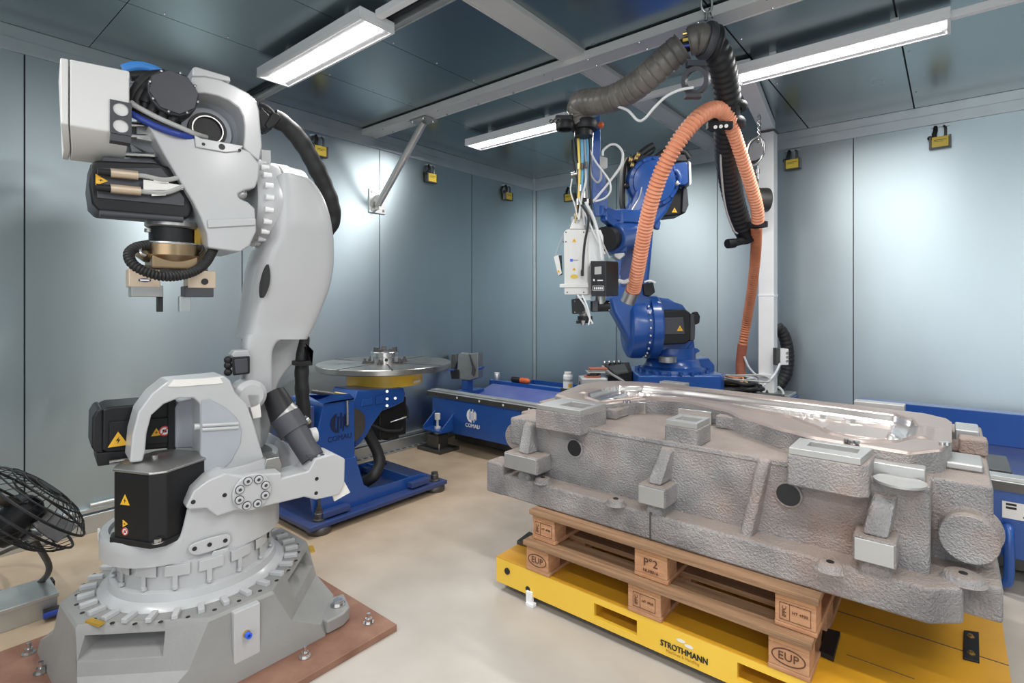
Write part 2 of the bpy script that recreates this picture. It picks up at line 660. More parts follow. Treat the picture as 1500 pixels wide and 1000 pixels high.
def ban_sign(o, xd, ud, r, parent):
    o, xd, ud = V(o), V(xd).normalized(), V(ud).normalized()
    nd = xd.cross(ud)
    a = MB().cyl(o, o + nd * .001, r, n=20).build('prohibition_sign', 'white_ink', parent)
    b = MB().ring(o + nd * .001, nd, r * .76, r, .0006, 20)
    b.bar(o + nd * .0014 - (xd + ud) * r * .58, o + nd * .0014 + (xd + ud) * r * .58, r * .2, .0006, nd)
    b.build('prohibition_ring', 'red_ink', parent)
    MB().box(o + nd * .0012, xd * r * .35, ud * r * .3, nd * .0004).build('hand_symbol', 'ink', parent)
    return a


def stripe_logo(o, xd, ud, r, m, parent, name='striped_emblem'):
    """round emblem: a left crescent followed by upright bars cut by the circle"""
    o, xd, ud = V(o), V(xd).normalized(), V(ud).normalized()
    nd = xd.cross(ud)
    b = MB()

    def slab(x0, x1, top=1.0, bot=1.0):
        n = 8
        up = [o + xd * (x * r) + ud * (math.sqrt(max(0, 1 - x * x)) * r * top) for x in [x0 + (x1 - x0) * i / n for i in range(n + 1)]]
        dn = [o + xd * (x * r) - ud * (math.sqrt(max(0, 1 - x * x)) * r * bot) for x in [x1 + (x0 - x1) * i / n for i in range(n + 1)]]
        b.prism(up + dn, nd * .001)
    slab(-0.999, -0.42)
    slab(-0.42, -0.28, 1.0, -0.62)
    slab(-0.42, -0.28, -0.62, 1.0)
    for x0, x1, t, bt in ((-.24, -.02, .62, .98), (-.02, .06, .62, -.45), (.10, .30, .98, .62), (.36, .52, .6, .98), (.56, .72, .95, .5), (.76, .9, .9, .9)):
        slab(x0, x1, t, bt)
    return b.build(name, m, parent)


def hexbolt(mb, p, r=.014, h=.018, stud=.02, axis=(0, 0, 1)):
    p, a = V(p), V(axis).normalized()
    mb.cyl(p, p + a * h * .25, r * 1.5, n=14)
    mb.cyl(p + a * h * .25, p + a * h * 1.1, r, n=6)
    if stud:
        mb.cyl(p + a * h * 1.1, p + a * (h * 1.1 + stud), r * .5, n=10)
    return mb


def carve(o, cutter):
    """cut a shape out of a mesh for good"""
    c = cutter.build('cutter', M['seam'])
    md_ = o.modifiers.new('cut', 'BOOLEAN')
    md_.operation = 'DIFFERENCE'
    md_.solver = 'EXACT'
    md_.object = c
    bpy.context.view_layer.update()
    dg = bpy.context.evaluated_depsgraph_get()
    me = bpy.data.meshes.new_from_object(o.evaluated_get(dg))
    o.modifiers.remove(md_)
    o.data = me
    bpy.data.objects.remove(c)
    return o


# corrugated radius profile
def ribs(pitch, depth):
    return lambda a, t: 1.0 - depth * (0.5 + 0.5 * math.cos(2 * PI * a / pitch)) ** 1.5

# ------------------------------------------------------------------ the setting
XW, YW, ZC = -4.28, 5.64, 3.11     # left wall, back wall, ceiling
XR, YF = 2.6, -1.6                 # how far the room is built
fl = MB().boxmm((XW - .1, YF, -.1), (XR, YW + .1, 0)).build('floor', 'floor')
tag(fl, kind='structure')

GAP = 0.004
wl = MB().boxmm((XW - .06, YF, 0), (XW - .012, YW + .06, ZC + .05)).build('wall_left', 'seam'); tag(wl, kind='structure')
ys = [YF, -.69, .593, 1.86, 3.157, 4.443, YW - .03]
for a, b in zip(ys, ys[1:]):
    MB().boxmm((XW - .014, a + GAP, 0.0), (XW, b - GAP, ZC)).build('wall_panel', 'galv_wall', wl)
wb = MB().boxmm((XW, YW + .012, 0), (XR, YW + .06, ZC + .05)).build('wall_back', 'seam'); tag(wb, kind='structure')
xs = [XW + .03, -3.06, -1.884, -.683, .52, 1.73, XR]
for a, b in zip(xs, xs[1:]):
    MB().boxmm((a + GAP, YW, 0.0), (b - GAP, YW + .014, ZC)).build('wall_panel', 'galv_wall', wb)
wr = MB().boxmm((XR + .012, YF, 0), (XR + .06, YW + .06, ZC + .05)).build('wall_right_added', 'seam'); tag(wr, kind='structure')  # unseen wall, added to keep hall light out on this side
for a, b in zip(ys, ys[1:]):
    MB().boxmm((XR, a + GAP, 0.0), (XR + .014, b - GAP, ZC)).build('wall_panel', 'galv_wall', wr)
wf = MB().boxmm((XW - .06, YF - .06, 0), (-1.0, YF - .012, ZC + .05)).build('wall_front_added', 'seam'); tag(wf, kind='structure')  # unseen part wall, added so hall light enters only at the right
for a, b in zip([XW, -3.1, -2.05], [-3.1, -2.05, -1.0]):
    MB().boxmm((a + GAP, YF - .014, 0.0), (b - GAP, YF, ZC)).build('wall_panel', 'galv_wall', wf)
# corner post of the two walls
t = MB().boxmm((XW, YW - .03, 0), (XW + .03, YW, ZC)).build('trim_1', 'galv_trim', bevel=.004); tag(t, kind='structure')
# angle rail along the top of both walls
t = MB().boxmm((XW, YF, 2.952), (XW + .02, YW, 3.03)).boxmm((XW, YF, 3.03), (XW + .006, YW, ZC)).build('trim_2', 'galv_trim', bevel=.003); tag(t, kind='structure')
t = MB().boxmm((XW + .02, YW - .02, 2.945), (XR, YW, 3.03)).boxmm((XW + .02, YW - .006, 3.03), (XR, YW, ZC)).build('trim_3', 'galv_trim', bevel=.003); tag(t, kind='structure')
# cover strip at the foot of the left wall, with its tube and slotted rail
bb = MB().boxmm((XW, YF, 0), (XW + .05, YW - .03, .115)).build('baseboard_left', 'galv_trim', bevel=.004); tag(bb, kind='structure')
MB().boxmm((XW, YF, .125), (XW + .03, YW - .03, .150)).build('ledge', 'galv_trim', bb, bevel=.003)
MB().cyl((XW + .035, .9, .172), (XW + .035, 1.6, .172), .014, n=12).build('conduit', 'galv_plain', bb)
MB().boxmm((XW + .05, 2.0, .0), (XW + .085, 3.70, .018)).build('slotted_rail', 'galv_plain', bb)
for y in [2.03 + i * .075 for i in range(22)]:
    MB().boxmm((XW + .056, y, .018), (XW + .079, y + .045, .0195)).build('slot', 'seam', bb)

# ceiling sheets between the beams
ce = MB().boxmm((XW - .06, YF, ZC + .012), (XR, YW + .06, ZC + .06)).build('ceiling', 'seam'); tag(ce, kind='structure')
cx = [XW, -3.48, -2.75, -1.9, -1.04, -.245, .55, 1.4, XR]
cy = [YF, -.2, .9, 1.93, 3.03, YW]
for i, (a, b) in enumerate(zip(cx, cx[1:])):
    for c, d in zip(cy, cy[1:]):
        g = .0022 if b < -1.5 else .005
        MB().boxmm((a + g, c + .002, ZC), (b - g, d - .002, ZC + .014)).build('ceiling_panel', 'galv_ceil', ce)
rv = MB()
for x in cx[1:-1]:
    for c, d in zip(cy, cy[1:]):
        for k in range(3):
            y = c + (d - c) * (k + .5) / 3
            rv.sphere((x + .03, y, ZC), .007, 8)
tag(rv.build('rivet', 'steel', ce), kind='stuff')


def channel(name, a, b, w, h, m):
    """beam with turned-down lips, running from a to b along X or Y"""
    mb = MB()
    a, b = V(a), V(b)
    u = (b - a).normalized()
    sd = u.cross(V((0, 0, 1)))
    mb.bar(a, b, w, h)
    for s_ in (-1, 1):
        o = sd * s_ * (w / 2 - .006) - V((0, 0, h / 2 + .003))
        mb.bar(a + o, b + o, .012, .006)
    o = mb.build(name, m, bevel=.002)
    return o


# the far beam across the cell, its crossing beam and the near rail
bm_ = channel('trim_4', (XW, 3.03, 3.075), (XR, 3.03, 3.075), .15, .05, 'white_beam'); tag(bm_, kind='structure')
sc = MB()
for i in range(18):
    for s_ in (-.055, .055):
        sc.sphere((XW + .3 + i * .36, 3.03 + s_, 3.046), .008, 8)
tag(sc.build('screw', 'steel', bm_), kind='stuff')
bm2 = channel('trim_5', (-1.92, YF, 3.095), (-1.92, YW, 3.095), .17, .03, 'white_beam'); tag(bm2, kind='structure')
bm3 = channel('trim_6', (XW, 1.945, 3.088), (XR, 1.945, 3.088), .05, .044, 'galv_plain'); tag(bm3, kind='structure')
bm3b = MB().boxmm((XW, 1.89, 3.09), (XR, 1.915, ZC)).build('trim_7', 'seam'); tag(bm3b, kind='structure')


# ------------------------------------------------------------------ lamps
def lamp(loc, L, label):
    r = thing('ceiling_light', loc, label, 'ceiling light', 'strip lights under the ceiling')
    x0, x1 = loc[0] - L / 2, loc[0] + L / 2
    y, z = loc[1], loc[2]
    # the housing: a shallow tray, deeper along the middle
    h = MB()
    h.boxmm((x0, y - .115, z), (x1, y + .115, z + .045))
    h.build('housing', 'white_lamp', r, bevel=.004)
    rim = MB()
    rim.boxmm((x0, y - .115, z - .018), (x1, y - .10, z)).boxmm((x0, y + .10, z - .018), (x1, y + .115, z))
    rim.boxmm((x0, y - .10, z - .018), (x0 + .015, y + .10, z)).boxmm((x1 - .015, y - .10, z - .018), (x1, y + .10, z))
    rim.build('rim', 'white_lamp', r)
    sl = MB()
    sl.quad((x0 + .02, y - .10, z - .016), (x1 - .02, y - .10, z - .016), (x1 - .04, y - .045, z - .004), (x0 + .04, y - .045, z - .004))
    sl.quad((x0 + .02, y + .10, z - .016), (x1 - .02, y + .10, z - .016), (x1 - .04, y + .06, z - .004), (x0 + .04, y + .06, z - .004))
    sl.build('reflector', 'lamp_inner', r)
    ld = bpy.data.lights.new('tube_light', 'AREA')
    ld.shape = 'RECTANGLE'
    ld.size, ld.size_y = L - .10, .10
    ld.energy = LAMP_WATT
    ld.color = (1.0, .985, .96)
    lo = bpy.data.objects.new('tube_light', ld)
    COL.objects.link(lo)
    lo.parent = r
    lo.location = (0, .0075, -.0125)
    MB().boxmm((x0 + .04, y - .045, z - .010), (x1 - .04, y + .06, z - .003)).build('diffuser', 'lamp_glow', r)
    for x in (x0 + .25, x1 - .25):
        MB().boxmm((x - .02, y - .03, z + .045), (x + .02, y + .03, ZC)).build('bracket', 'white_lamp', r)
    return r


ZL = 3.012
lamp((-3.03, 1.785, ZL), 1.19, 'white strip light above the grey robot, nearest of the lit row at left')
lamp((-3.06, 3.80, ZL), 1.17, 'white strip light behind the dark hose, beside the blue robot head')
lamp((-.58, 3.80, ZL), 1.15, 'long white strip light at right, past the pale column')
lamp((-.45, 1.25, ZL), 1.19, 'added white fill light over the yellow platform, out of the picture above')  # from here down: unseen fixtures added for fill light
lamp((1.2, 1.25, ZL), 1.19, 'added white fill light out of the picture to the right, near row')
lamp((1.5, 3.80, ZL), 1.17, 'added white fill light out of the picture to the right, far row')
lamp((-2.6, -.7, ZL), 1.19, 'added white fill light behind the camera at left')
lamp((.3, -.7, ZL), 1.19, 'added white fill light behind the camera at right')


def duct(x0, x1, y, label):
    o = MB().boxmm((x0, y - .022, 3.03), (x1, y + .022, 3.07)).boxmm((x0, y - .017, 3.07), (x1, y + .017, 3.074)).build('cable_duct', 'white_lamp', bevel=.003)
    for x in (x0 + .2, x1 - .2):
        MB().boxmm((x - .01, y - .01, 3.072), (x + .01, y + .01, ZC)).build('hanger', 'galv_plain', o)
    return tag(o, label, 'cable duct', 'white cable ducts between the lamps')


duct(-2.43, -1.05, 1.785, 'thin white cable duct running on from the left strip light')
duct(-2.47, -1.16, 3.80, 'thin white cable duct between the two far strip lights, behind the hose')
duct(-.005, .92, 3.80, 'thin white cable duct leaving the right end of the far strip light')

# round pale pipe in the top right corner
tag(MB().cyl((.22, 2.4, 3.0), (1.3, 4.3, 3.0), .06, n=20).build('ceiling_pipe', 'white_lamp'), 'round white pipe under the ceiling in the upper right corner', 'pipe')

# ------------------------------------------------------------------ column with its sloping arm
colm = thing('support_column', (-1.287, 5.2, 0), 'pale square steel column by the back wall with sloping arm on top', 'column')
CXX, CYY = -1.287, 5.2
MB().boxmm((CXX - .065, CYY - .065, .66), (CXX + .065, CYY + .065, 3.0)).build('post', 'white_post', colm, bevel=.006)
MB().boxmm((CXX - .17, CYY - .17, .0), (CXX + .22, CYY + .17, .64)).build('pedestal', 'blue_dusty', colm, bevel=.004)
MB().boxmm((CXX - .15, CYY - .15, .64), (CXX + .20, CYY + .15, .665)).build('base_plate', 'galv_plain', colm, bevel=.003)
MB().boxmm((CXX - .075, CYY - .075, 3.0), (CXX + .075, CYY + .075, 3.012)).build('cap', 'steel_dark', colm)
MB().bar((CXX, CYY, 3.055), (-1.09, 3.72, 3.055), .12, .075).build('arm', 'white_post', colm, bevel=.004)
MB().boxmm((CXX - .07, CYY - .085, .80), (CXX + .07, CYY - .065, .825)).build('strap', 'white_lamp', colm)
b = MB()
for dx in (-.03, .02):
    hexbolt(b, (CXX + dx, CYY - .11, .665), .012, .014, .012)
b.build('bolts', 'steel_dark', colm)['kind'] = 'stuff'
MB().boxmm((CXX + .065, CYY - .05, 1.52), (CXX + .07, CYY + .05, 1.54)).boxmm((CXX - .068, CYY - .068, 1.53), (CXX + .068, CYY + .068, 1.545)).build('tie_band', 'white_lamp', colm)

# diagonal brace from the far beam to the left wall
br = thing('diagonal_brace', (XW, 3.11, 2.45), 'grey round tube brace slanting from ceiling beam to left wall', 'brace')
MB().cyl((-3.53, 3.07, 3.035), (-4.245, 3.11, 2.40), .032, n=18).build('tube', 'galv_plain', br)
MB().boxmm((XW, 3.03, 2.33), (XW + .014, 3.22, 2.56)).build('wall_plate', 'galv_plain', br, bevel=.003)
MB().boxmm((XW + .014, 3.10, 2.36), (XW + .07, 3.12, 2.50)).build('gusset', 'galv_plain', br)
MB().boxmm((-3.64, 2.98, 3.034), (-3.42, 3.13, 3.044)).build('ceiling_plate', 'galv_plain', br, bevel=.002)
b = MB()
for y, z in ((3.06, 2.36), (3.19, 2.36), (3.06, 2.53), (3.19, 2.53)):
    hexbolt(b, (XW + .014, y, z), .009, .008, 0, (1, 0, 0))
for x, y in ((-3.60, 3.0), (-3.46, 3.0), (-3.60, 3.11), (-3.46, 3.11)):
    hexbolt(b, (x, y, 3.034), .011, .010, 0, (0, 0, -1))
b.build('bolts', 'steel', br)['kind'] = 'stuff'


# ------------------------------------------------------------------ padlocks hung from the wall rail
def padlock(loc, rz, label):
    r = thing('padlock', loc, label, 'padlock', 'yellow padlocks under the wall rail')
    o = V(loc)
    a = MB().boxmm(o + V((-.055, -.06, -.055)), o + V((.055, -.02, .03)))
    a.build('body', 'yellow_lock', r, bevel=.004)
    f = MB()
    for sx in (-.064, .064):
        f.boxmm(o + V((sx - .007, -.062, -.06)), o + V((sx + .007, -.016, .035)))
    f.boxmm(o + V((-.07, -.061, -.064)), o + V((.07, -.018, -.055)))
    f.build('side_frame', 'steel_dark', r, bevel=.002)
    s_ = MB()
    s_.tube([o + V((.035, -.04, .03)), o + V((.035, -.04, .07)), o + V((.035, -.035, .10)), o + V((.02, -.02, .125))], .009, 8)
    s_.build('shackle', 'steel_dark', r)
    k = MB()
    k.tube([o + V((-.035, -.04, .03)), o + V((-.038, -.045, .055)), o + V((-.03, -.04, .085)), o + V((-.03, -.02, .12))], .016, 10)
    k.sphere(o + V((-.066, -.04, .03)), .018, 10)
    k.build('hook', 'black_plastic', r)
    MB().boxmm(o + V((-.06, -.03, .115)), o + V((.06, .0, .128))).build('hanger', 'galv_trim', r)
    MB().boxmm(o + V((-.04, -.0605, .0)), o + V((.04, -.06, .004))).boxmm(o + V((-.04, -.0605, -.012)), o + V((.02, -.06, -.009))).build('engraving', 'ink', r)
    r.rotation_euler = (0, 0, rz)
    return r


padlock((XW + .0, 2.50, 2.80), PI / 2, 'yellow padlock on left wall just behind the grey robot hose')
padlock((XW + .0, 3.79, 2.80), PI / 2, 'yellow padlock on left wall right of the diagonal brace')
padlock((XW + .0, 5.05, 2.80), PI / 2, 'yellow padlock on left wall nearest the room corner')
padlock((-3.70, YW, 2.80), 0, 'yellow padlock on back wall beside the laser head cables')
padlock((-1.27 + .10, YW, 2.80), 0, 'yellow padlock on back wall half behind the pale column')
padlock((-.075, YW, 2.80), 0, 'yellow padlock on back wall at far right, fully in view')
# ------------------------------------------------------------------ yellow platform vehicle
AX0, AX1, AY0, AY1, AZ0, AZ1 = -1.80, .157, 2.05, 3.55, .045, .17
agv = thing('platform_vehicle', (-.8, 2.7, 0), 'low yellow flat platform vehicle carrying the pallets and casting', 'platform')
# front skirt with two fork pockets, built around the openings
p1 = [UY(870, 882, AY0).x, UY(933, 923, AY0).x]
p2 = [UY(1080, 970, AY0).x, -.30]
zb, zt = .075, .138
b = MB()
edges = [AX0, p1[0], p1[1], p2[0], p2[1], AX1]
for i in range(5):
    a, c = edges[i], edges[i + 1]
    if i in (1, 3):
        b.boxmm((a, AY0, AZ0), (c, AY0 + .02, zb)).boxmm((a, AY0, zt), (c, AY0 + .02, AZ1 - .004))
    else:
        b.boxmm((a, AY0, AZ0), (c, AY0 + .02, AZ1 - .004))
b.boxmm((AX0, AY0 + .02, AZ0), (AX0 + .02, AY1, AZ1 - .004)).boxmm((AX1 - .02, AY0 + .02, AZ0), (AX1, AY1, AZ1 - .004))
b.build('skirt', 'yellow', agv)
MB().boxmm((AX0, AY0, AZ1 - .004), (AX1, AY1, AZ1)).build('deck_plate', 'yellow_top', agv)
for a, c in (p1, p2):
    q = MB()
    q.boxmm((a, AY0 + .02, zb - .012), (c, AY0 + .9, zb)).boxmm((a - .01, AY0 + .02, zb), (a, AY0 + .9, zt)).boxmm((c, AY0 + .02, zb), (c + .01, AY0 + .9, zt))
    q.build('fork_pocket', 'yellow_top', agv)
MB().boxmm((AX0 + .03, AY0 + .03, .028), (AX1 - .03, AY1 - .03, AZ0)).build('underbody', 'steel_dark', agv)
w = MB()
for x in (AX0 + .16, AX1 - .25):
    for y in (AY0 + .12, AY1 - .15):
        w.cyl((x, y - .03, .036), (x, y + .03, .036), .036, n=20)
w.build('wheel', 'rubber', agv)['kind'] = 'stuff'
MB().cyl((AX0 + .075, AY0 - .006, .118), (AX0 + .075, AY0 + .001, .118), .016, n=20).build('plug', 'rubber', agv)
# little white sensor shoe at the near left
b = MB().boxmm((AX0 + .20, AY0 - .012, .015), (AX0 + .235, AY0 + .01, .068)).boxmm((AX0 + .205, AY0 - .02, .0), (AX0 + .25, AY0 + .01, .018))
b.build('sensor_shoe', 'white_lamp', agv, bevel=.003)
MB().cyl((AX0 + .205, AY0 - .002, .072), (AX0 + .205, AY0 + .004, .072), .014, n=16).build('sensor_hole', 'ink', agv)
# panel seams and black lashing plates
MB().boxmm((AX0, AY0 + .55, AZ1), (AX1, AY0 + .555, AZ1 + .001)).boxmm((-.30, AY0 + .25, AZ1), (-.10, AY0 + .253, AZ1 + .001)).build('seam', 'steel_dark', agv)
lp = [UZ(1412, 925, AZ1), UZ(1434, 928, AZ1), UZ(1435, 972, AZ1), UZ(1411, 966, AZ1)]
b = MB().prism(lp, (0, 0, .008))
b.build('lashing_plate', 'black_plastic', agv, bevel=.002)
b = MB()
for p in ((1422, 932), (1423, 957)):
    hexbolt(b, UZ(*p, AZ1 + .008), .008, .008, 0)
b.build('plate_bolts', 'brass', agv)['kind'] = 'stuff'
lp = [UZ(1205, 925, AZ1), UZ(1231, 932, AZ1), UZ(1221, 970, AZ1), UZ(1199, 960, AZ1)]
MB().prism(lp, (0, 0, .02)).build('lashing_plate', 'black_plastic', agv, bevel=.002)
lp = [UZ(757, 797, AZ1), UZ(775, 783, AZ1), UZ(790, 790, AZ1), UZ(777, 803, AZ1)]
MB().prism(lp, (0, 0, .02)).build('lashing_plate', 'steel_dark', agv, bevel=.002)
ta, tb = UY(968, 941, AY0), UY(1037, 969, AY0)
text('STROTHMANN', .034, (ta + tb) / 2 + V((0, -.002, 0)), (1, 0, 0), (0, 0, 1), 'ink', agv, 'lettering', bold=.0011, sx=(tb - ta).length / (.034 * 6.75))
text('Machines & Handling', .016, (ta + tb) / 2 + V((-.005, -.002, -.023)), (1, 0, 0), (0, 0, 1), 'gold_tag', agv, 'small_print')
b = MB()
for dx, dz in ((-.012, .006), (.02, -.004)):
    c = UY(1002, 942, AY0) + V((dx, -.001, dz))
    b.prism([c + V((.018 * math.cos(t * PI / 6), 0, .007 * math.sin(t * PI / 6))) for t in range(12)], (0, -.001, 0))
b.build('cloud_mark', 'paper', agv)


# ------------------------------------------------------------------ two stacked pallets
def pallet(o, label, stamps, lighter):
    r = thing('wooden_pallet', o, label, 'pallet', 'stacked wooden pallets under the casting')
    o = V(o)
    L, D = 1.225, .80
    bx = [(0, .13), (.545, .145), (1.095, .13)]
    by = [(0, .10), (.33, .14), (.70, .10)]
    for x, w_ in bx:
        MB().boxmm(o + V((x - .004, 0, 0)), o + V((x + w_ + .004, D, .02))).build('bottom_board', 'wood_block', r, bevel=.006)
    for x, w_ in bx:
        for y, d_ in by:
            MB().boxmm(o + V((x, y, .02)), o + V((x + w_, y + d_, .098))).build('block', 'wood_block', r, bevel=.002)
    for x, w_ in bx:
        MB().boxmm(o + V((x, 0, .098)), o + V((x + w_, D, .120))).build('stringer', 'wood', r, bevel=.002)
    ys = [(-.012, .14), (.19, .10), (.345, .14), (.53, .10), (.672, .14)]
    for k, (y, d_) in enumerate(ys):
        jit = random.uniform(-.006, .006)
        MB().boxmm(o + V((-.012 + jit, y, .120)), o + V((L + .012 + jit, y + d_, .143))).build('deck_board', 'wood_light' if (k == lighter) else 'wood_deck', r, bevel=.002)
    for i, s in stamps:
        x, w_ = bx[i]
        c = o + V((x + w_ / 2, -.0016, .060))
        if s == 'oval':
            ring = [c + V((.055 * math.cos(t * PI / 12), 0, .030 * math.sin(t * PI / 12))) for t in range(24)]
            inn = [c + V((.051 * math.cos(t * PI / 12), 0, .026 * math.sin(t * PI / 12))) for t in range(24)]
            MB().frame_prism(ring, inn, (0, .0012, 0)).build('stamp_ring', 'stamp', r)
            text('EUP', .040, c, (1, 0, 0), (0, 0, 1), 'stamp', r, 'stamp')
        elif s == 'p2':
            text('P\u00b02', .046, c + V((0, 0, .010)), (1, 0, 0), (0, 0, 1), 'stamp', r, 'stamp', bold=.0005)
            text('NU/0016', .018, c + V((0, 0, -.024)), (1, 0, 0), (0, 0, 1), 'stamp', r, 'stamp')
        else:
            q = MB()
            for (x0, z0, x1, z1) in ((-.05, -.03, .05, -.0285), (-.05, .0285, .05, .03), (-.05, -.03, -.0485, .03), (.0485, -.03, .05, .03), (-.018, -.03, -.0165, .03)):
                q.boxmm(c + V((x0, 0, z0)), c + V((x1, .0012, z1)))
            q.build('stamp_frame', 'stamp', r)
            text('IPPC', .020, c + V((-.034, 0, 0)), (0, 0, 1), (-1, 0, 0), 'stamp', r, 'stamp')
            text('HT 4930', .014, c + V((.016, 0, .003)), (1, 0, 0), (0, 0, 1), 'stamp', r, 'stamp')
    return r


pallet((-1.60, 2.045, .17), 'lower weathered wooden pallet resting on the yellow platform deck', ((0, 'oval'), (1, 'box'), (2, 'oval')), 9)
pallet((-1.585, 2.075, .313), 'upper wooden pallet directly under the grey casting, stamped P\u00b02', ((0, 'box'), (1, 'p2'), (2, 'box')), 1)
# splintered strip hanging from the upper pallet edge
# ------------------------------------------------------------------ the big casting
casting = thing('casting', (-.9, 2.65, .458), 'huge rough grey iron casting with machined car body contour on top', 'casting')
Z0 = .457
FY = 2.12
b = MB()
# foot flange with its outline: left end, front, chamfered and notched right end
fl_poly = [(-1.90, FY), (-.055, FY), (.028, 2.19), (.03, 2.27), (.125, 2.27), (.125, 3.44), (-1.90, 3.44)]
b.prism([V((x, y, Z0)) for x, y in fl_poly], (0, 0, .115))
flange = b.build('foot_flange', 'cast', casting, bevel=.012, seg=3)
n_ = MB().boxmm((-.993, FY - .002, Z0 + .004), (-.985, FY + .004, Z0 + .12)).build('parting_notch', 'steel_dark', casting)
# main body wall and stepped right end
DK = .852
b = MB()
body = [(-1.80, 2.225), (-.055, 2.225), (-.055, 2.40), (.108, 2.40), (.108, 3.40), (-1.84, 3.40), (-1.84, 2.52), (-1.80, 2.52)]
b.prism([V((x, y, Z0 + .1)) for x, y in body], (0, 0, DK - Z0 - .1))
b.build('body', 'cast', casting, bevel=.014, seg=3)
# raised lip along the front of the deck
MB().prism([V((-1.42, 2.222, DK - .01)), V((-1.42, 2.225, DK + .012)), V((-1.42, 2.245, DK + .012)), V((-1.42, 2.26, DK - .01))], (1.365, 0, 0)).build('front_lip', 'cast', casting, bevel=.006)
# ribs on the front
def rib(pxt, pxb, w, yo=.06):
    (x0, z0), (x1, z1) = pxt, pxb
    q = MB()
    q.hull([(x0 - w / 2, 2.23, z0), (x0 + w / 2, 2.23, z0), (x1 - w / 2, 2.23, z1), (x1 + w / 2, 2.23, z1),
            (x0 - w * .35, 2.205, z0 - .01), (x0 + w * .35, 2.205, z0 - .01), (x1 - w * .35, 2.23 - yo, z1), (x1 + w * .35, 2.23 - yo, z1)])
    return q.build('rib', 'cast', casting, bevel=.010, seg=3)


def at(px, py, y=2.2):
    p = UY(px, py, y)
    return (p.x, p.z)


rib(at(1118, 672), at(1092, 805), .055, .095)
# three front brackets: pad, rib over it and leg under it
for (xa, ya), (xb, yb), (tx, ty), (lx, ly), wr in (
        ((737, 652), (786, 682), (772, 618), (748, 700), .075),
        ((933, 704), (974, 722), (975, 655), (960, 760), .07),
        ((1248, 782), (1313, 800), (1296, 722), (1278, 860), .085)):
    A, Bp = UY(xa, ya, 2.10), UY(xb, yb, 2.10)
    x0, x1, zt = A.x, Bp.x, (A.z + Bp.z) / 2
    hgt = .085
    q = MB().boxmm((x0, 2.105, zt - hgt), (x1, 2.24, zt))
    q.build('bracket_block', 'cast', casting, bevel=.008, seg=2)
    MB().boxmm((x0 + .006, 2.101, zt - hgt + .006), (x1 - .006, 2.106, zt - .006)).build('machined_pad', 'cast_end', casting, bevel=.002)
    cx_ = (x0 + x1) / 2
    T = at(tx, ty)
    q = MB().hull([(T[0] - wr * .45, 2.235, T[1]), (T[0] + wr * .45, 2.235, T[1]), (T[0] - wr * .35, 2.205, T[1] - .015), (T[0] + wr * .35, 2.205, T[1] - .015),
                   (cx_ - wr * .5, 2.235, zt), (cx_ + wr * .5, 2.235, zt), (cx_ - wr * .4, 2.13, zt), (cx_ + wr * .4, 2.13, zt)])
    q.build('bracket_rib', 'cast', casting, bevel=.010, seg=3)
    q = MB().hull([(cx_ - wr * .5, 2.235, zt - hgt), (cx_ + wr * .5, 2.235, zt - hgt), (cx_ - wr * .45, 2.135, zt - hgt), (cx_ + wr * .45, 2.135, zt - hgt),
                   (cx_ - wr * .7, 2.235, Z0 + .1), (cx_ + wr * .7, 2.235, Z0 + .1), (cx_ - wr * .55, 2.122, Z0 + .1), (cx_ + wr * .55, 2.122, Z0 + .1)])
    q.build('bracket_leg', 'cast', casting, bevel=.012, seg=3)
# left foot knob and the left end lug
q = MB().boxmm((-1.93, FY - .005, Z0), (-1.81, FY + .12, Z0 + .165))
q.build('corner_foot', 'cast', casting, bevel=.012, seg=3)
# round holes in the front wall
for px, py, r_ in ((842, 656, .040), (1155, 724, .042)):
    c = UY(px, py, 2.222)
    MB().cyl(c + V((0, -.003, 0)), c + V((0, .02, 0)), r_, n=28).build('hole', 'ink', casting)
    MB().ring(c + V((0, -.006, 0)), (0, 1, 0), r_, r_ + .008, .008, 28).build('hole_rim', 'cast', casting, bevel=.003)
# bolt bosses on the flange
for px, py in ((795, 706), (902, 738), (1216, 833), (1411, 850)):
    c = UZ(px, py, Z0 + .115)
    r_ = .050 if px > 1300 else .036
    MB().lathe([(r_ + .012, 0), (r_ + .004, .008), (r_, .02), (r_ - .006, .024), (0, .024)], c, n=24).build('boss', 'cast', casting)
    MB().cyl(c + V((0, 0, .02)), c + V((0, 0, .0262)), .012, n=16).build('boss_hole', 'ink', casting)
# trunnion at the right, facing forward, and the one at the left end
c = UY(1419, 791, 2.30)
MB().lathe([(.095, .115), (.084, .105), (.074, .09), (.070, .05), (.077, .042), (.079, .005), (.076, 0), (0, 0)], c, (0, 1, 0), 48).build('trunnion', 'cast', casting, angle=22)
c = UY(752, 640, 2.34)
MB().lathe([(.095, .14), (.085, .04), (.080, .01), (.075, 0), (0, 0)], UY(754, 640, 2.50), (0, 1, 0), 36, ).build('trunnion', 'cast', casting)
MB().boxmm((-2.05, 2.56, .68), (-1.80, 2.68, .80)).build('trunnion_arm', 'cast', casting, bevel=.012, seg=2)
# stepped left shoulder
MB().boxmm((-1.86, 2.23, .70), (-1.70, 2.55, .845)).build('shoulder', 'cast', casting, bevel=.012, seg=3)
MB().boxmm((-1.83, 2.45, .84), (-1.68, 2.75, .905)).build('shoulder', 'cast', casting, bevel=.010, seg=2)
# raised pads with a slot: left, middle, right
PADZ = .945


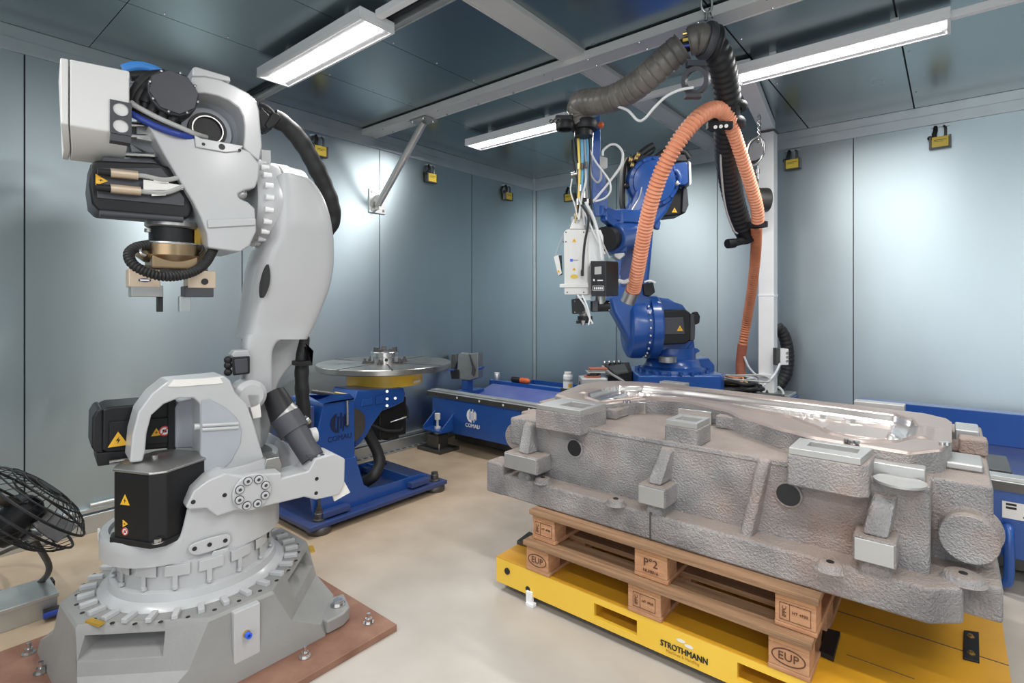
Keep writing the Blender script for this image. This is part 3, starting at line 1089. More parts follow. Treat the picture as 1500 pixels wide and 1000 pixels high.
def slot_pad(x0, x1, y0, y1, z0, z1, sx0, sx1, sy0, sy1, chamfer=0):
    q = MB()
    if chamfer:
        q.prism([V((x0, y0, z0)), V((x1 - chamfer, y0, z0)), V((x1, y0 + chamfer, z0)), V((x1, y1, z0)), V((x0, y1, z0))], (0, 0, z1 - z0))
    else:
        q.boxmm((x0, y0, z0), (x1, y1, z1))
    q.build('raised_pad', 'cast', casting, bevel=.007, seg=2)
    # machined top as a frame around the slot
    o_ = [V((x0 + .004, y0 + .004, z1)), V((x1 - .004 - chamfer * .6, y0 + .004, z1)), V((x1 - .004, y1 - .004, z1)), V((x0 + .004, y1 - .004, z1))]
    i_ = [V((sx0, sy0, z1)), V((sx1, sy0, z1)), V((sx1, sy1, z1)), V((sx0, sy1, z1))]
    MB().frame_prism(o_, i_, (0, 0, .024)).build('machined_top', 'cast_end', casting, bevel=.002)
    MB().boxmm((sx0, sy0, z1), (sx1, sy1, z1 + .0015)).build('slot_floor', 'steel_dull', casting)


x0, x1 = UY(784, 590, 2.15).x, UY(850, 603, 2.15).x
slot_pad(x0, x1, 2.15, 2.40, .835, UY(784, 592, 2.15).z - .024, x0 + .10, x1 - .03, 2.215, 2.335)
x0, x1 = UY(978, 612, 2.27).x, UY(1026, 622, 2.27).x
slot_pad(x0, x1, 2.235, 2.40, DK, UY(978, 612, 2.27).z - .024, x0 + .03, x1 - .02, 2.275, 2.36)
x0, x1 = UY(1153, 655, 2.15).x, UY(1272, 673, 2.15).x
slot_pad(x0, x1, 2.15, 2.34, .80, UY(1153, 655, 2.15).z - .024, x0 + .05, x1 - .04, 2.225, 2.30, .03)
# round machined spot, bar and end pads on the right
c = UZ(1318, 707, DK + .004)
MB().cyl(c, c + V((0, 0, .008)), .075, n=36).build('round_spot', 'cast_end', casting)
MB().boxmm((-.26, 2.305, DK), (-.07, 2.37, DK + .045)).build('clamp_bar', 'cast_end', casting, bevel=.004)
MB().boxmm((-.02, 2.56, DK), (.088, 2.74, DK + .028)).build('end_pad', 'cast_end', casting, bevel=.008, seg=2)
MB().boxmm((-.01, 2.86, DK), (.108, 3.36, DK + .03)).build('end_step', 'cast', casting, bevel=.012, seg=2)
MB().boxmm((.02, 2.84, DK + .0), (.112, 2.94, DK + .065)).build('end_step', 'cast', casting, bevel=.010, seg=2)
MB().boxmm((.01, 2.98, DK + .02), (.09, 3.16, DK + .075)).build('end_pad', 'cast_end', casting, bevel=.006, seg=2)

# the contoured die face: heights over a structured grid between its front and back outline
DZ = .935
def interp(tab, x):
    if x <= tab[0][0]:
        return tab[0][1]
    for (a, u), (b_, v) in zip(tab, tab[1:]):
        if x <= b_:
            t = (x - a) / (b_ - a)
            t = t * t * (3 - 2 * t) * .5 + t * .5
            return u + (v - u) * t
    return tab[-1][1]


yf_t = [(-1.867, 2.904), (-1.780, 2.544), (-1.638, 2.478), (-1.463, 2.446), (-1.419, 2.500), (-1.321, 2.768), (-1.125, 2.822), (-0.873, 2.719), (-0.742, 2.588), (-0.535, 2.446), (-0.426, 2.391), (-0.306, 2.380), (-0.120, 2.364), (-0.033, 2.478), (0.000, 2.642)]
yb_t = [(-1.867, 3.123), (-1.845, 3.254), (-1.747, 3.341), (-1.583, 3.417), (-1.092, 3.417), (-0.742, 3.385), (-0.404, 3.363), (-0.109, 3.330), (-0.022, 3.254), (0.000, 3.166)]
cf_t = [(-1.670, 2.730), (-1.583, 2.598), (-1.463, 2.544), (-1.343, 2.817), (-1.125, 2.948), (-0.939, 2.904), (-0.753, 2.839), (-0.579, 2.773), (-0.469, 2.653), (-0.382, 2.533), (-0.273, 2.467), (-0.175, 2.533), (-0.109, 2.686)]
cb_t = [(-1.670, 2.839), (-1.638, 3.079), (-1.529, 3.177), (-1.256, 3.194), (-0.873, 3.177), (-0.524, 3.166), (-0.218, 3.123), (-0.142, 3.035), (-0.109, 2.861)]


def sstep(a, b_, x):
    t = min(1, max(0, (x - a) / (b_ - a)))
    return t * t * (3 - 2 * t)


def die_z(x, y):
    f, bk = interp(cf_t, x), interp(cb_t, x)
    d = min(y - f, bk - y, (x + 1.67) * .8, (-.109 - x) * .8)
    z = DZ
    z += .006 * math.exp(-((d + .018) / .010) ** 2) - .004 * math.exp(-((d + .045) / .008) ** 2)
    z -= .006 * sstep(-.06, -.075, d) * 0
    z -= .034 * sstep(0, .035, d) + .026 * sstep(.065, .080, d)
    # pillow inside the right opening
    e = ((x + .30) / .15) ** 2 + ((y - 2.76) / .115) ** 2
    z += .034 * sstep(1.2, .9, e) * sstep(.02, .08, d)
    # ramp inside the left opening
    if x < -1.2:
        z += .014 * sstep(.10, .12, d)
    # outer edge rolls off
    fo, bo = interp(yf_t, x), interp(yb_t, x)
    o = min(y - fo, bo - y)
    z -= .008 * sstep(.02, 0, o)
    z -= .018 * sstep(.075, .05, bo - y)
    return z


NX, NY = 250, 120
vs, fs = [], []
for i in range(NX + 1):
    x = -1.867 + 1.867 * i / NX
    fo, bo = interp(yf_t, x), interp(yb_t, x)
    for j in range(NY + 1):
        y = fo + (bo - fo) * j / NY
        vs.append((x, y, die_z(x, y)))
for i in range(NX):
    for j in range(NY):
        a = i * (NY + 1) + j
        fs.append((a, a + NY + 1, a + NY + 2, a + 1))
# skirt down to the deck
border = [i * (NY + 1) for i in range(NX + 1)] + [NX * (NY + 1) + j for j in range(1, NY + 1)] + \
         [i * (NY + 1) + NY for i in range(NX - 1, -1, -1)] + [j for j in range(NY - 1, 0, -1)]
k0 = len(vs)
for i in border:
    vs.append((vs[i][0], vs[i][1], DK - .004))
nb = len(border)
top = MB().add(vs[:k0], fs)
df = top.build('die_face', 'die', casting, angle=50)
df.data.materials.append(M['die_wall'])
df.data.materials.append(M['die_floor'])
for p_ in df.data.polygons:
    c_ = p_.center + wloc(casting)
    f_, b_ = interp(cf_t, c_.x), interp(cb_t, c_.x)
    d_ = min(c_.y - f_, b_ - c_.y, (c_.x + 1.67) * .8, (-.109 - c_.x) * .8)
    p_.material_index = 0 if d_ < .002 else (1 if d_ < .075 else 2)
sk = MB()
sv = [vs[i] for i in border] + vs[k0:]
sk.add(sv, [(i, (i + 1) % nb, nb + (i + 1) % nb, nb + i) for i in range(nb)])
sk.build('die_side', 'cast', casting)
# bright plates stand in for lit inner walls seen through the front openings
def window_pad(pa, pb, y, h0, h1):
    A, Bq = UY(*pa, y), UY(*pb, y)
    MB().boxmm((A.x, y, h0), (Bq.x, y + .02, h1)).build('lit_wall_plate', 'lit_wall_plate', casting, bevel=.003)


window_pad((891, 600), (945, 600), 2.715, DK, DZ - .014)
window_pad((993, 600), (1042, 612), 2.70, DK + .0, DZ - .016)
MB().hull([UY(1110, 640, 2.62), UY(1190, 652, 2.42), UY(1110, 615, 2.62), UY(1190, 636, 2.42), UY(1110, 640, 2.66), UY(1190, 652, 2.48), UY(1110, 615, 2.66), UY(1190, 636, 2.48)]).build('lit_wall_plate', 'cast_end', casting, bevel=.004)
# rough filler between pads: rusty ledge
MB().boxmm((-1.48, 2.50, DK), (-1.36, 2.66, DZ - .03)).build('core', 'cast', casting, bevel=.01)
MB().boxmm((-.90, 2.66, DK), (-.72, 2.72, DZ - .02)).build('core', 'cast', casting, bevel=.008)
# bolted locator strips along the back edge
for (pa, pb) in (((965, 560), (1008, 562)), ((1246, 593), (1322, 603))):
    A, Bq = UZ(*pa, DZ), UZ(*pb, DZ)
    y = min(A.y, Bq.y)
    MB().boxmm((A.x, 3.38, DZ - .10), (Bq.x, 3.46, DZ + .006)).build('locator_strip', 'cast_end', casting, bevel=.003)
b = MB()
for px, py in ((921, 590), (915, 590), (1240, 647), (1247, 649), (1255, 650), (1380, 652), (1387, 652)):
    p = UZ(px, py, DZ)
    b.cyl(p, p + V((0, 0, .012)), .010, n=12)
b.build('locating_bolts', 'steel', casting)['kind'] = 'stuff'
# ------------------------------------------------------------------ grey robot at the left
RO = V((-2.57, .925, 0))
RA = -math.radians(9)
RL = Frame(RO, RA)
plate = thing('floor_plate', (-2.45, .9, 0), 'rusty brown steel plate bolted to floor under the grey robot', 'steel plate')
MB().boxmm((-3.03, .10, 0), (-1.915, 1.507, .030)).build('plate', 'rust_plate', plate, bevel=.003)
for px, py in ((504, 892), (540, 912), (447, 962), (42, 957), (60, 985)):
    c = UZ(px, py, .03)
    hexbolt(MB(), c, .016, .020, .022).build('anchor_bolt', 'steel', plate)

grob = thing('grey_robot', (RO.x, RO.y, .03), 'large light grey industrial robot arm with two jaw gripper, at left', 'robot')
ZD = .30                     # deck of the base casting
c0 = RO
# base: chamfered square deck flaring down to a square foot
def oct_(a, ch, z, dx=0, dy=0):
    h = a - ch
    return [c0 + V((x + dx, y + dy, z)) for x, y in ((a, -h), (a, h), (h, a), (-h, a), (-a, h), (-a, -h), (-h, -a), (h, -a))]


b = MB()
b.loft([oct_(.485, .155, .030), oct_(.478, .165, .085), oct_(.458, .265, .10 + .05), oct_(.450, .325, ZD - .012), oct_(.442, .322, ZD)])
base = b.build('base', 'grey_cast', grob)
cut = MB()
for sx, sy, o0 in ((1, -1, -.055), (1, 1, .05), (-1, 1, 0), (-1, -1, 0)):
    d = V((sx, sy, 0)).normalized()
    t_ = V((-d.y, d.x, 0))
    cen = c0 + d * .50 + t_ * o0
    pts = []
    for k, w_, z0_, z1_ in ((.16, .150, .185, .272), (-.03, .150, .185, .272), (-.16, .12, .225, .262)):
        for a_ in (-w_, w_):
            for z_ in (z0_, z1_):
                pts.append(cen + d * k + t_ * a_ + V((0, 0, z_ - .03)) + V((0, 0, .03)))
    cut.hull(pts)
carve(base, cut)
bv = base.modifiers.new('edges', 'BEVEL'); bv.width = .010; bv.segments = 3; bv.limit_method = 'ANGLE'; bv.angle_limit = math.radians(30); bv.harden_normals = True
# foot lugs with a big bolt
for sx, sy in ((1, 1), (1, -1), (-1, 1)):
    cc = c0 + V((sx * .44, sy * .44, 0))
    MB().prism([cc + V((sx * .045, -sy * .10, .03)), cc + V((sx * .045, sy * -.02, .03)), cc + V((sx * .02, sy * .03, .03)), cc + V((-sx * .10, sy * .075, .03)), cc + V((-sx * .14, -sy * .12, .03))], (0, 0, .060)).build('foot_lug', 'grey_cast', grob, bevel=.010, seg=2)
    hexbolt(MB(), cc + V((-sx * .03, sy * .0, .09)), .022, .022, 0).build('foot_bolt', 'steel', grob)
# tabs radially set around the deck
for i in range(30):
    a_ = 2 * PI * (i + .5) / 30
    d = V((math.cos(a_), math.sin(a_), 0))
    if 2.2 < a_ < 3.3:
        continue
    p = c0 + d * .385
    p.z = ZD + .008
    t_ = V((-d.y, d.x, 0))
    MB().box(p, d * .028, t_ * .011, V((0, 0, .009))).build('stop_tab', 'grey_paint', grob, bevel=.003)
b = MB()
for i in range(30):
    a_ = 2 * PI * i / 30
    d = V((math.cos(a_), math.sin(a_), 0))
    p = c0 + d * .415
    p.z = ZD
    b.cyl(p, p + V((0, 0, .0015)), .008, n=10)
tag(b.build('deck_holes', 'ink', grob), kind='stuff')
MB().box(c0 + V((.16, -.40, ZD + .004)), V((.035, .012, 0)), V((-.004, .010, 0)), V((0, 0, .004))).build('gold_tag', 'gold_tag', grob)
MB().box(c0 + V((.235, .41, ZD + .004)), V((.03, -.012, 0)), V((.004, .010, 0)), V((0, 0, .004))).build('gold_tag', 'gold_tag', grob)
# air port on the front flank
ap = UX(360, 927, c0.x + .47)
MB().boxmm((c0.x + .440, ap.y - .045, .035), (c0.x + .474, ap.y + .055, .292)).build('port_panel', 'grey_paint', grob, bevel=.004)
MB().cyl((c0.x + .47, ap.y, ap.z), (c0.x + .486, ap.y, ap.z), .014, n=16).build('port_collar', 'brass', grob)
MB().ring((c0.x + .486, ap.y, ap.z), (1, 0, 0), .006, .012, .014, 16).build('port_nozzle', 'blue_plastic', grob)
# slewing ring: flared skirt, notched ring, top ring
MB().lathe([(.36, ZD - .01), (.345, ZD + .008), (.318, ZD + .022), (.312, ZD + .05), (.300, ZD + .054)], V((c0.x, c0.y, 0)), n=64).build('skirt_ring', 'grey_paint', grob)
MB().lathe([(.288, ZD + .04), (.288, ZD + .155), (.25, ZD + .16)], V((c0.x, c0.y, 0)), n=64).build('slew_ring', 'grey_paint', grob)
for i in range(16):
    a_ = 2 * PI * (i + .3) / 16
    r0 = V((c0.x, c0.y, 0))
    q = MB()
    vs_ = []
    for (aa, z0_, z1_) in ((.0, .105, .16), (.10, .105, .16)):
        pass
    pts = []
    n_ = 6
    q.lathe([(.285, ZD + .108), (.299, ZD + .108), (.299, ZD + .150), (.285, ZD + .150)], r0, n=n_, caps=False, a0=a_ - .05, a1=a_ + .24)
    q.lathe([(.285, ZD + .066), (.299, ZD + .066), (.299, ZD + .112), (.285, ZD + .112)], r0, n=2, caps=False, a0=a_ + .04, a1=a_ + .10)
    q.build('ring_segment', 'grey_paint', grob, bevel=.002)
    d = V((math.cos(a_ + .07), math.sin(a_ + .07), 0))
    p = r0 + d * .297 + V((0, 0, ZD + .058))
    MB().cyl(p, p + V((0, 0, .012)), .010, n=8).build('ring_bolt', 'grey_paint', grob)

# turret body
def RX(lx):
    return lambda pts: [RL.X(px, py, lx) for px, py in pts]


TZ0, TZ1 = .478, .70
pts_ = [RL.X(px, py, .27) for px, py in ((250, 800), (266, 785), (273, 745), (284, 717), (308, 698), (330, 690))]
swoosh = [((p - RO).dot(RL.ey), p.z) for p in pts_]


def wall_top(lx, ly):
    if lx <= 0 and ly < 0:
        return .545
    if ly <= swoosh[0][0]:
        return .545
    for (a_, z_), (b_, w_) in zip(swoosh, swoosh[1:]):
        if ly <= b_:
            t = (ly - a_) / (b_ - a_)
            return max(.545, z_ + (w_ - z_) * t) if lx > 0 else .545 + .2 * t
    return max(.545, swoosh[-1][1])


plan = []
for i in range(73):                       # outline: front lobe, near side, rear, far side
    a_ = -PI / 2 - PI / 2 + PI * i / 72
    plan.append((.262 * math.cos(a_), -.10 + .245 * math.sin(a_)))
plan = [(x, y) for x, y in plan]
plan += [(.265, -.10 + .02 * k) for k in range(1, 9)]
for i in range(1, 48):
    a_ = PI * i / 48
    plan.append((.268 * math.cos(a_), .06 + .275 * math.sin(a_)))
plan += [(-.265, .06 - .02 * k) for k in range(0, 8)]
rows = []
for f_, off in ((0, 0), (.0, .0), (.12, .0), (.5, .0), (.88, 0), (1, .006), (1, .03), (.8, .034), (.3, .034)):
    row = []
    for x, y in plan:
        zt_ = wall_top(x, y)
        L_ = math.hypot(x, y + .02)
        k_ = 1 - off / L_
        row.append(RL.P(x * k_, (y + .02) * k_ - .02, .455 + (zt_ - .455) * f_))
    rows.append(row)
b = MB()
b.loft(rows, caps=False)
b.build('turret_wall', 'grey_paint', grob, angle=60)
MB().prism([RL.P(x * .97, y * .97, .455) for x, y in plan], (0, 0, .072)).build('turret_floor', 'grey_paint', grob)
b = MB()
b.lathe([(.26, .46), (.255, .68), (.20, .70), (0, .70)], RL.P(0, .06, 0), n=56)
b.build('turret_drum', 'grey_paint', grob)
MB().box(RL.P(-.10, -.338, .51), RL.ex * .02, RL.ey * .004, V((0, 0, .02))).build('label', 'paper', grob)
# bracket arm with eight recessed screws
f = RX(.30)
arm = f([(272, 743), (284, 719), (306, 703), (330, 693), (355, 697), (413, 692), (413, 700), (452, 690), (462, 672), (490, 664), (506, 672), (505, 710), (497, 725), (463, 732), (446, 728), (380, 744), (345, 748), (318, 757), (302, 745), (276, 747)])
MB().prism(arm, -RL.ex * .15).build('bracket_arm', 'grey_paint', grob, bevel=.010, seg=3)
f = RX(.312)
disc_c = RL.X(369, 720, .306)
b = MB()
b.lathe([(.076, 0), (.076, .010), (.072, .013), (0, .013)], disc_c - RL.ex * .004, RL.ex, 36)
b.build('bracket_boss', 'grey_paint', grob, bevel=.003)
for i in range(8):
    a_ = 2 * PI * i / 8 + .35
    if i == 4:
        pass
    p = disc_c + RL.ey * math.cos(a_) * .054 + V((0, 0, math.sin(a_) * .054)) + RL.ex * .009
    MB().cyl(p - RL.ex * .003, p + RL.ex * .0048, .0178, n=16).build('screw_shade', 'dark_grey', grob)  # dark disc gives the shade of the recess by colour
    MB().lathe([(.0155, 0), (.0155, .008), (.013, .010), (.007, .010), (.007, .003), (0, .003)], p - RL.ex * .001, RL.ex, 14).build('socket_screw', 'grey_paint', grob, angle=20)
b = MB()
for px, py, lx in ((283, 735, .30), (329, 725, .30), (464, 701, .30), (463, 722, .30), (284, 802, .272), (306, 796, .272), (329, 790, .272)):
    p = RL.X(px, py, lx)
    e = .012 if lx == .272 else 0
    b.cyl(p - RL.ex * .002 + RL.ex * e, p + RL.ex * (.0012 + e), .0085, n=12)
tag(b.build('tapped_holes', 'ink', grob), kind='stuff')
f = RX(.272)
cap = catmull(f([(276, 806), (283, 795), (330, 781), (337, 788), (330, 798), (290, 811)]), 5, True)
MB().prism(cap, RL.ex * .011).build('cover_plate', 'grey_paint', grob, bevel=.003)
MB().prism(f([(308, 812), (312, 806), (335, 800), (334, 806), (325, 810)]), RL.ex * .012).build('name_lip', 'grey_paint', grob, bevel=.003)
MB().prism(RX(.27)([(487, 722), (505, 706), (513, 721), (490, 734)]), -RL.ex * .01).build('hanging_label', 'paper', grob)

# slewing motor, black, upright in the lobe
mc = V((-2.475, .757, 0))
mo = Frame((mc.x, mc.y, 0), math.radians(24))
def octm(s_, ch, z):
    h = s_ - ch
    return [mo.P(x, y, z) for x, y in ((s_, -h), (s_, h), (h, s_), (-h, s_), (-s_, h), (-s_, -h), (-h, -s_), (h, -s_))]


MB().loft([octm(.128, .042, .555), octm(.128, .042, .815)]).build('slewing_motor', 'black_motor', grob, bevel=.006)
MB().loft([octm(.135, .035, .54), octm(.135, .035, .562)]).build('motor_flange', 'black_plastic', grob, bevel=.003)
MB().loft([octm(.131, .04, .815), octm(.131, .04, .824), octm(.110, .045, .842), octm(.05, .02, .850)]).build('motor_lid', 'steel_dull', grob, bevel=.004)
MB().cyl((mc.x + .02, mc.y - .03, .842), (mc.x + .02, mc.y - .03, .862), .014, n=12).build('lid_bolt', 'steel_dull', grob)
fx = mo.P(.0, -.1295, 0) - mo.P(0, 0, 0)
md = mo.ey * -1
# signs on the front-left face
sd = (-mo.ey)
warn_sign(mo.P(-.03, -.1285, .71), mo.ex, (0, 0, 1), .042, grob)
warn_sign(mo.P(-.03, -.1285, .62), (mo.ex * .0 + V((0, 0, -1))), mo.ex, .026, grob)
ban_sign(mo.P(-.03, -.1285, .59), mo.ex, (0, 0, 1), .015, grob)
hexbolt(MB(), mo.P(.12, -.12, .562), .013, .014, 0).build('motor_bolt', 'steel', grob)

# the hooded turret arch around the shoulder motor
AL = .17
f = RX(AL)
arch = f([(190, 678), (194, 636), (203, 603), (222, 577), (246, 558), (300, 553), (328, 550), (337, 556), (345, 575), (362, 592), (372, 620), (386, 668), (386, 682), (345, 690), (300, 712),
          (293, 700), (294, 640), (293, 592), (284, 583), (262, 583), (240, 592), (222, 608), (215, 635), (213, 660), (209, 676)])
hood = MB().prism(arch, -RL.ex * .17).build('hood', 'grey_paint', grob, bevel=.008, seg=3)
# bowl of the hood: a flat darker plate on its face, with ribs
f2 = RX(AL - .155)
bowl = f2([(290, 700), (290, 580), (300, 575), (322, 590), (344, 612), (352, 628), (350, 650), (330, 680), (305, 700)])
f3 = RX(AL + .002)
oi = f3([(297, 700), (297, 585), (302, 584), (322, 596), (342, 613), (352, 628), (351, 645), (336, 670), (308, 697)])
MB().prism(f3([(294, 704), (295, 586), (306, 584), (330, 597), (347, 613), (354, 630), (352, 650), (338, 676), (310, 699)]), RL.ex * .004).build('bowl', 'grey_inner', grob, bevel=.002)
for py in (622, 628):
    a_, b_ = RL.X(296, py + 1, AL + .006), RL.X(349, py - 2, AL + .006)
    MB().cyl(a_, b_, .008, n=10).build('bowl_rib', 'grey_paint', grob)
MB().cyl(RL.X(284, 625, AL - .02), RL.X(296, 624, AL - .02), .014, n=12).build('stub', 'grey_paint', grob)
MB().prism(RX(AL)([(246, 566), (254, 556), (322, 553), (327, 561), (262, 566)]), RL.ex * .004).build('top_recess', 'paper', grob)
# shoulder motor seen through the hood, with its reducer
ML = -.03
f = RX(ML)
MB().prism(f([(150, 600), (160, 596), (252, 588), (258, 592), (258, 652), (252, 656), (158, 664), (149, 660)]), -RL.ex * .22).build('shoulder_motor', 'black_motor', grob, bevel=.012, seg=3)
MB().prism(f([(135, 612), (142, 600), (151, 598), (152, 666), (140, 664), (134, 655)]), -RL.ex * .22).build('motor_end_cap', 'black_plastic', grob, bevel=.016, seg=3)
MB().prism(RX(ML + .012)([(160, 618), (252, 611), (252, 648), (160, 656)]), -RL.ex * .02).build('motor_panel', 'black_motor', grob, bevel=.003)
MB().prism(RX(ML + .01)([(141, 664), (196, 659), (200, 676), (160, 681), (143, 683)]), -RL.ex * .20).build('motor_foot', 'black_plastic', grob, bevel=.004)
MB().cyl(RL.X(160, 677, .0), RL.X(206, 670, .0), .009, n=10).build('rod', 'steel', grob)
MB().prism(RX(ML + .02)([(246, 586), (258, 585), (258, 659), (246, 660)]), -RL.ex * .24).build('motor_collar', 'black_plastic', grob, bevel=.004)
MB().prism(RX(ML + .035)([(257, 597), (264, 588), (284, 583), (293, 590), (293, 652), (288, 656), (257, 657)]), -RL.ex * .24).build('reducer', 'grey_inner', grob, bevel=.010, seg=3)
warn_sign(RL.X(173, 644, ML + .0135), RL.ey, (0, 0, 1), .062, grob)
warn_sign(RL.X(229, 633, ML + .0135), RL.ey, (0, 0, 1), .034, grob)
ban_sign(RL.X(241, 631, ML + .0135), RL.ey, (0, 0, 1), .021, grob)

# lower arm: near cheek, far cheek and the joined upper part
LA = -.005


def slices(st, lxn, depth, e=.42, n=28):
    rings = []
    for py, l, r_ in st:
        lx = lxn(py)
        A, B_ = RL.X(l, py, lx), RL.X(r_, py, lx)
        c_, h_ = (A + B_) / 2 - RL.ex * depth(py) / 2, (B_ - A) / 2
        rings.append([c_ + h_ * math.copysign(abs(math.cos(t)) ** e, math.cos(t)) + RL.ex * depth(py) / 2 * math.copysign(abs(math.sin(t)) ** e, math.sin(t)) for t in [2 * PI * (k + .5) / n for k in range(n)]])
    return rings


def dens(st):
    P_ = catmull([V(q) for q in st], 4)
    return [tuple(q) for q in P_]


lx_of = lambda py: .105 - .11 * min(1, max(0, (py - 330) / 150))
up_st = dens([(253, 412, 428), (256, 408, 446), (262, 407, 462), (285, 406, 480), (315, 405, 491), (345, 401, 496), (360, 392, 497), (380, 384, 497), (400, 379, 495), (425, 374, 489), (452, 370, 478), (475, 365, 468), (497, 361, 456)])
MB().loft(slices(up_st, lx_of, lambda py: .36 - .10 * min(1, max(0, (py - 330) / 150)))).build('lower_arm', 'grey_paint', grob, angle=55)
leg = dens([(490, 363, 440), (498, 361, 414), (506, 360, 405), (520, 359, 401), (545, 357, 401), (570, 357, 401), (600, 358, 400), (625, 361, 398), (645, 367, 393), (655, 374, 386)])
MB().loft(slices(leg, lambda py: LA, lambda py: .10)).build('arm_cheek', 'grey_paint', grob, angle=55)
leg = dens([(490, 385, 460), (500, 385, 455), (515, 388, 446), (530, 388, 434), (550, 388, 416), (575, 388, 404), (620, 380, 398)])
MB().loft(slices(leg, lambda py: LA - .16, lambda py: .09)).build('arm_cheek', 'grey_paint', grob, angle=55)
# lens shaped opening and a soft ridge on the cheek
lens = catmull(RX(.060)([(386, 436), (384, 420), (388, 396), (393, 387), (396, 402), (394, 420)]), 4, True)
MB().prism(lens, -RL.ex * .05).build('lens_opening', 'rubber', grob)
# little black junction box on the arm and grey knuckle under it
MB().loft([RX(.06)([(339, 523), (366, 521), (366, 547), (341, 550)]), RX(-.03)([(339, 523), (366, 521), (366, 547), (341, 550)])]).build('junction_box', 'black_plastic', grob, bevel=.006)
MB().prism(RX(.05)([(342, 526), (362, 524), (362, 545), (344, 547)]), RL.ex * .014).build('junction_lid', 'dark_grey', grob, bevel=.004)
b = MB()
for py in (527, 535, 545):
    b.sphere(RL.X(334, py, .04), .018, 10)
b.build('cable_glands', 'black_plastic', grob)
MB().prism(RX(.03)([(338, 520), (344, 513), (364, 512), (368, 522), (366, 530), (342, 524)]), -RL.ex * .06).build('box_shield', 'grey_paint', grob, bevel=.006)
MB().prism(RX(.10)([(362, 578), (380, 577), (383, 611), (371, 613)]), -RL.ex * .04).build('side_label', 'paper', grob, bevel=.002)
MB().lathe([(.07, 0), (.07, .10), (.05, .12), (0, .12)], RL.X(358, 575, -.02), RL.ex, 28).build('shoulder_cap', 'grey_paint', grob)

# elbow barrel, flange ring with bolts
fl_c = RL.X(394, 300, -.11)
fy_ = (fl_c - RO).dot(RL.ey)
fz = fl_c.z
def FC(y):
    return RL.P(-.11, y, fz)


MB().lathe([(.205, 0), (.205, .05), (.20, .055), (.195, .12), (.15, .16), (0, .16)], FC(fy_ + .02), RL.ey, 48).build('elbow_barrel', 'grey_paint', grob)
MB().lathe([(.206, 0), (.206, .008)], FC(fy_ + .012), RL.ey, 48).build('elbow_seal', 'ink', grob)
MB().lathe([(.17, -.10), (.205, -.05), (.205, .012), (0, .012)], FC(fy_ - .0), RL.ey, 48).build('elbow_flange', 'grey_paint', grob, bevel=.003)
for i in range(22):
    a_ = 2 * PI * i / 22
    p = FC(fy_ - .04) + RL.ex * math.cos(a_) * .199 + V((0, 0, math.sin(a_) * .199))
    MB().cyl(p, p - RL.ey * .036, .0135, n=10).build('flange_bolt', 'white_lamp', grob)

# forearm shell
SL = .10
f = RX(SL)
shell = f([(216, 183), (240, 193), (272, 200), (300, 204), (340, 212), (366, 221), (381, 240), (379, 262), (374, 275), (358, 279), (349, 284), (351, 290), (364, 296), (374, 305), (376, 338), (366, 360), (352, 369), (305, 363),
           (303, 342), (294, 318), (282, 294), (262, 262), (238, 222)])
MB().prism(shell, -RL.ex * .34).build('forearm_shell', 'grey_paint', grob, bevel=.012, seg=3)
MB().prism(RX(SL)([(303, 322), (374, 320), (374, 330), (304, 334)]), RL.ex * .010).build('shell_rib', 'grey_paint', grob, bevel=.004)
MB().prism(RX(SL)([(284, 198), (294, 203), (356, 214), (350, 222), (330, 224), (286, 216)]), RL.ex * .010).build('shell_lip', 'grey_paint', grob, bevel=.004)
b = MB()
for px, py, r_ in ((298, 211, .007), (325, 215, .013), (351, 220, .007)):
    p = RL.X(px, py, SL + .010)
    b.cyl(p, p + RL.ex * .0012, r_, n=12)
tag(b.build('shell_holes', 'ink', grob), kind='stuff')
MB().lathe([(.022, 0), (.022, .006), (.014, .010), (0, .010)], RL.X(354, 284, SL - .035), RL.ex, 20).build('lug_screw', 'steel_dull', grob)
# upper arch of the forearm, a rim around the concave disc
arc_o = [(278, 140), (281, 112), (300, 112), (322, 116), (345, 126), (364, 136), (376, 148), (380, 162), (382, 190), (384, 215), (380, 236), (366, 224)]
arc_i = [(283, 142), (284, 137), (300, 136), (318, 140), (335, 147), (350, 158), (356, 170), (358, 184), (358, 200), (357, 211), (357, 214), (356, 216)]
MB().prism(f(arc_o[:11] + arc_i[::-1]), -RL.ex * .30).build('forearm_arch', 'grey_paint', grob, bevel=.009, seg=3)
MB().prism(f([(282, 99), (287, 97), (337, 112), (338, 120), (322, 117), (300, 112), (282, 112)]), -RL.ex * .14).build('arch_block', 'grey_paint', grob, bevel=.006)
MB().prism(RX(SL - .16)([(240, 200), (262, 170), (284, 136), (330, 143), (356, 168), (360, 222), (300, 214)]), -RL.ex * .03).build('arch_web', 'grey_inner', grob)
dc = RL.X(300, 195, SL - .15)
MB().lathe([(.175, 0), (.170, .012), (.160, .012), (.155, .022), (.105, .026), (.100, .045), (.078, .050)], dc, RL.ex, 40, caps=False).build('wrist_disc', 'grey_inner', grob)
MB().lathe([(.078, .05), (.076, .062), (.066, .062), (.062, .02), (.0, .0)], dc, RL.ex, 36).build('hollow_shaft', 'black_plastic', grob)
MB().ring(dc + RL.ex * .058, RL.ex, .058, .063, .006, 36).build('shaft_ring', 'steel_dull', grob)
# lug plate above the flange
MB().prism(RX(-.02)([(383, 219), (397, 220), (397, 250), (384, 250)]), -RL.ex * .01).build('lug_plate', 'grey_paint', grob, bevel=.002)

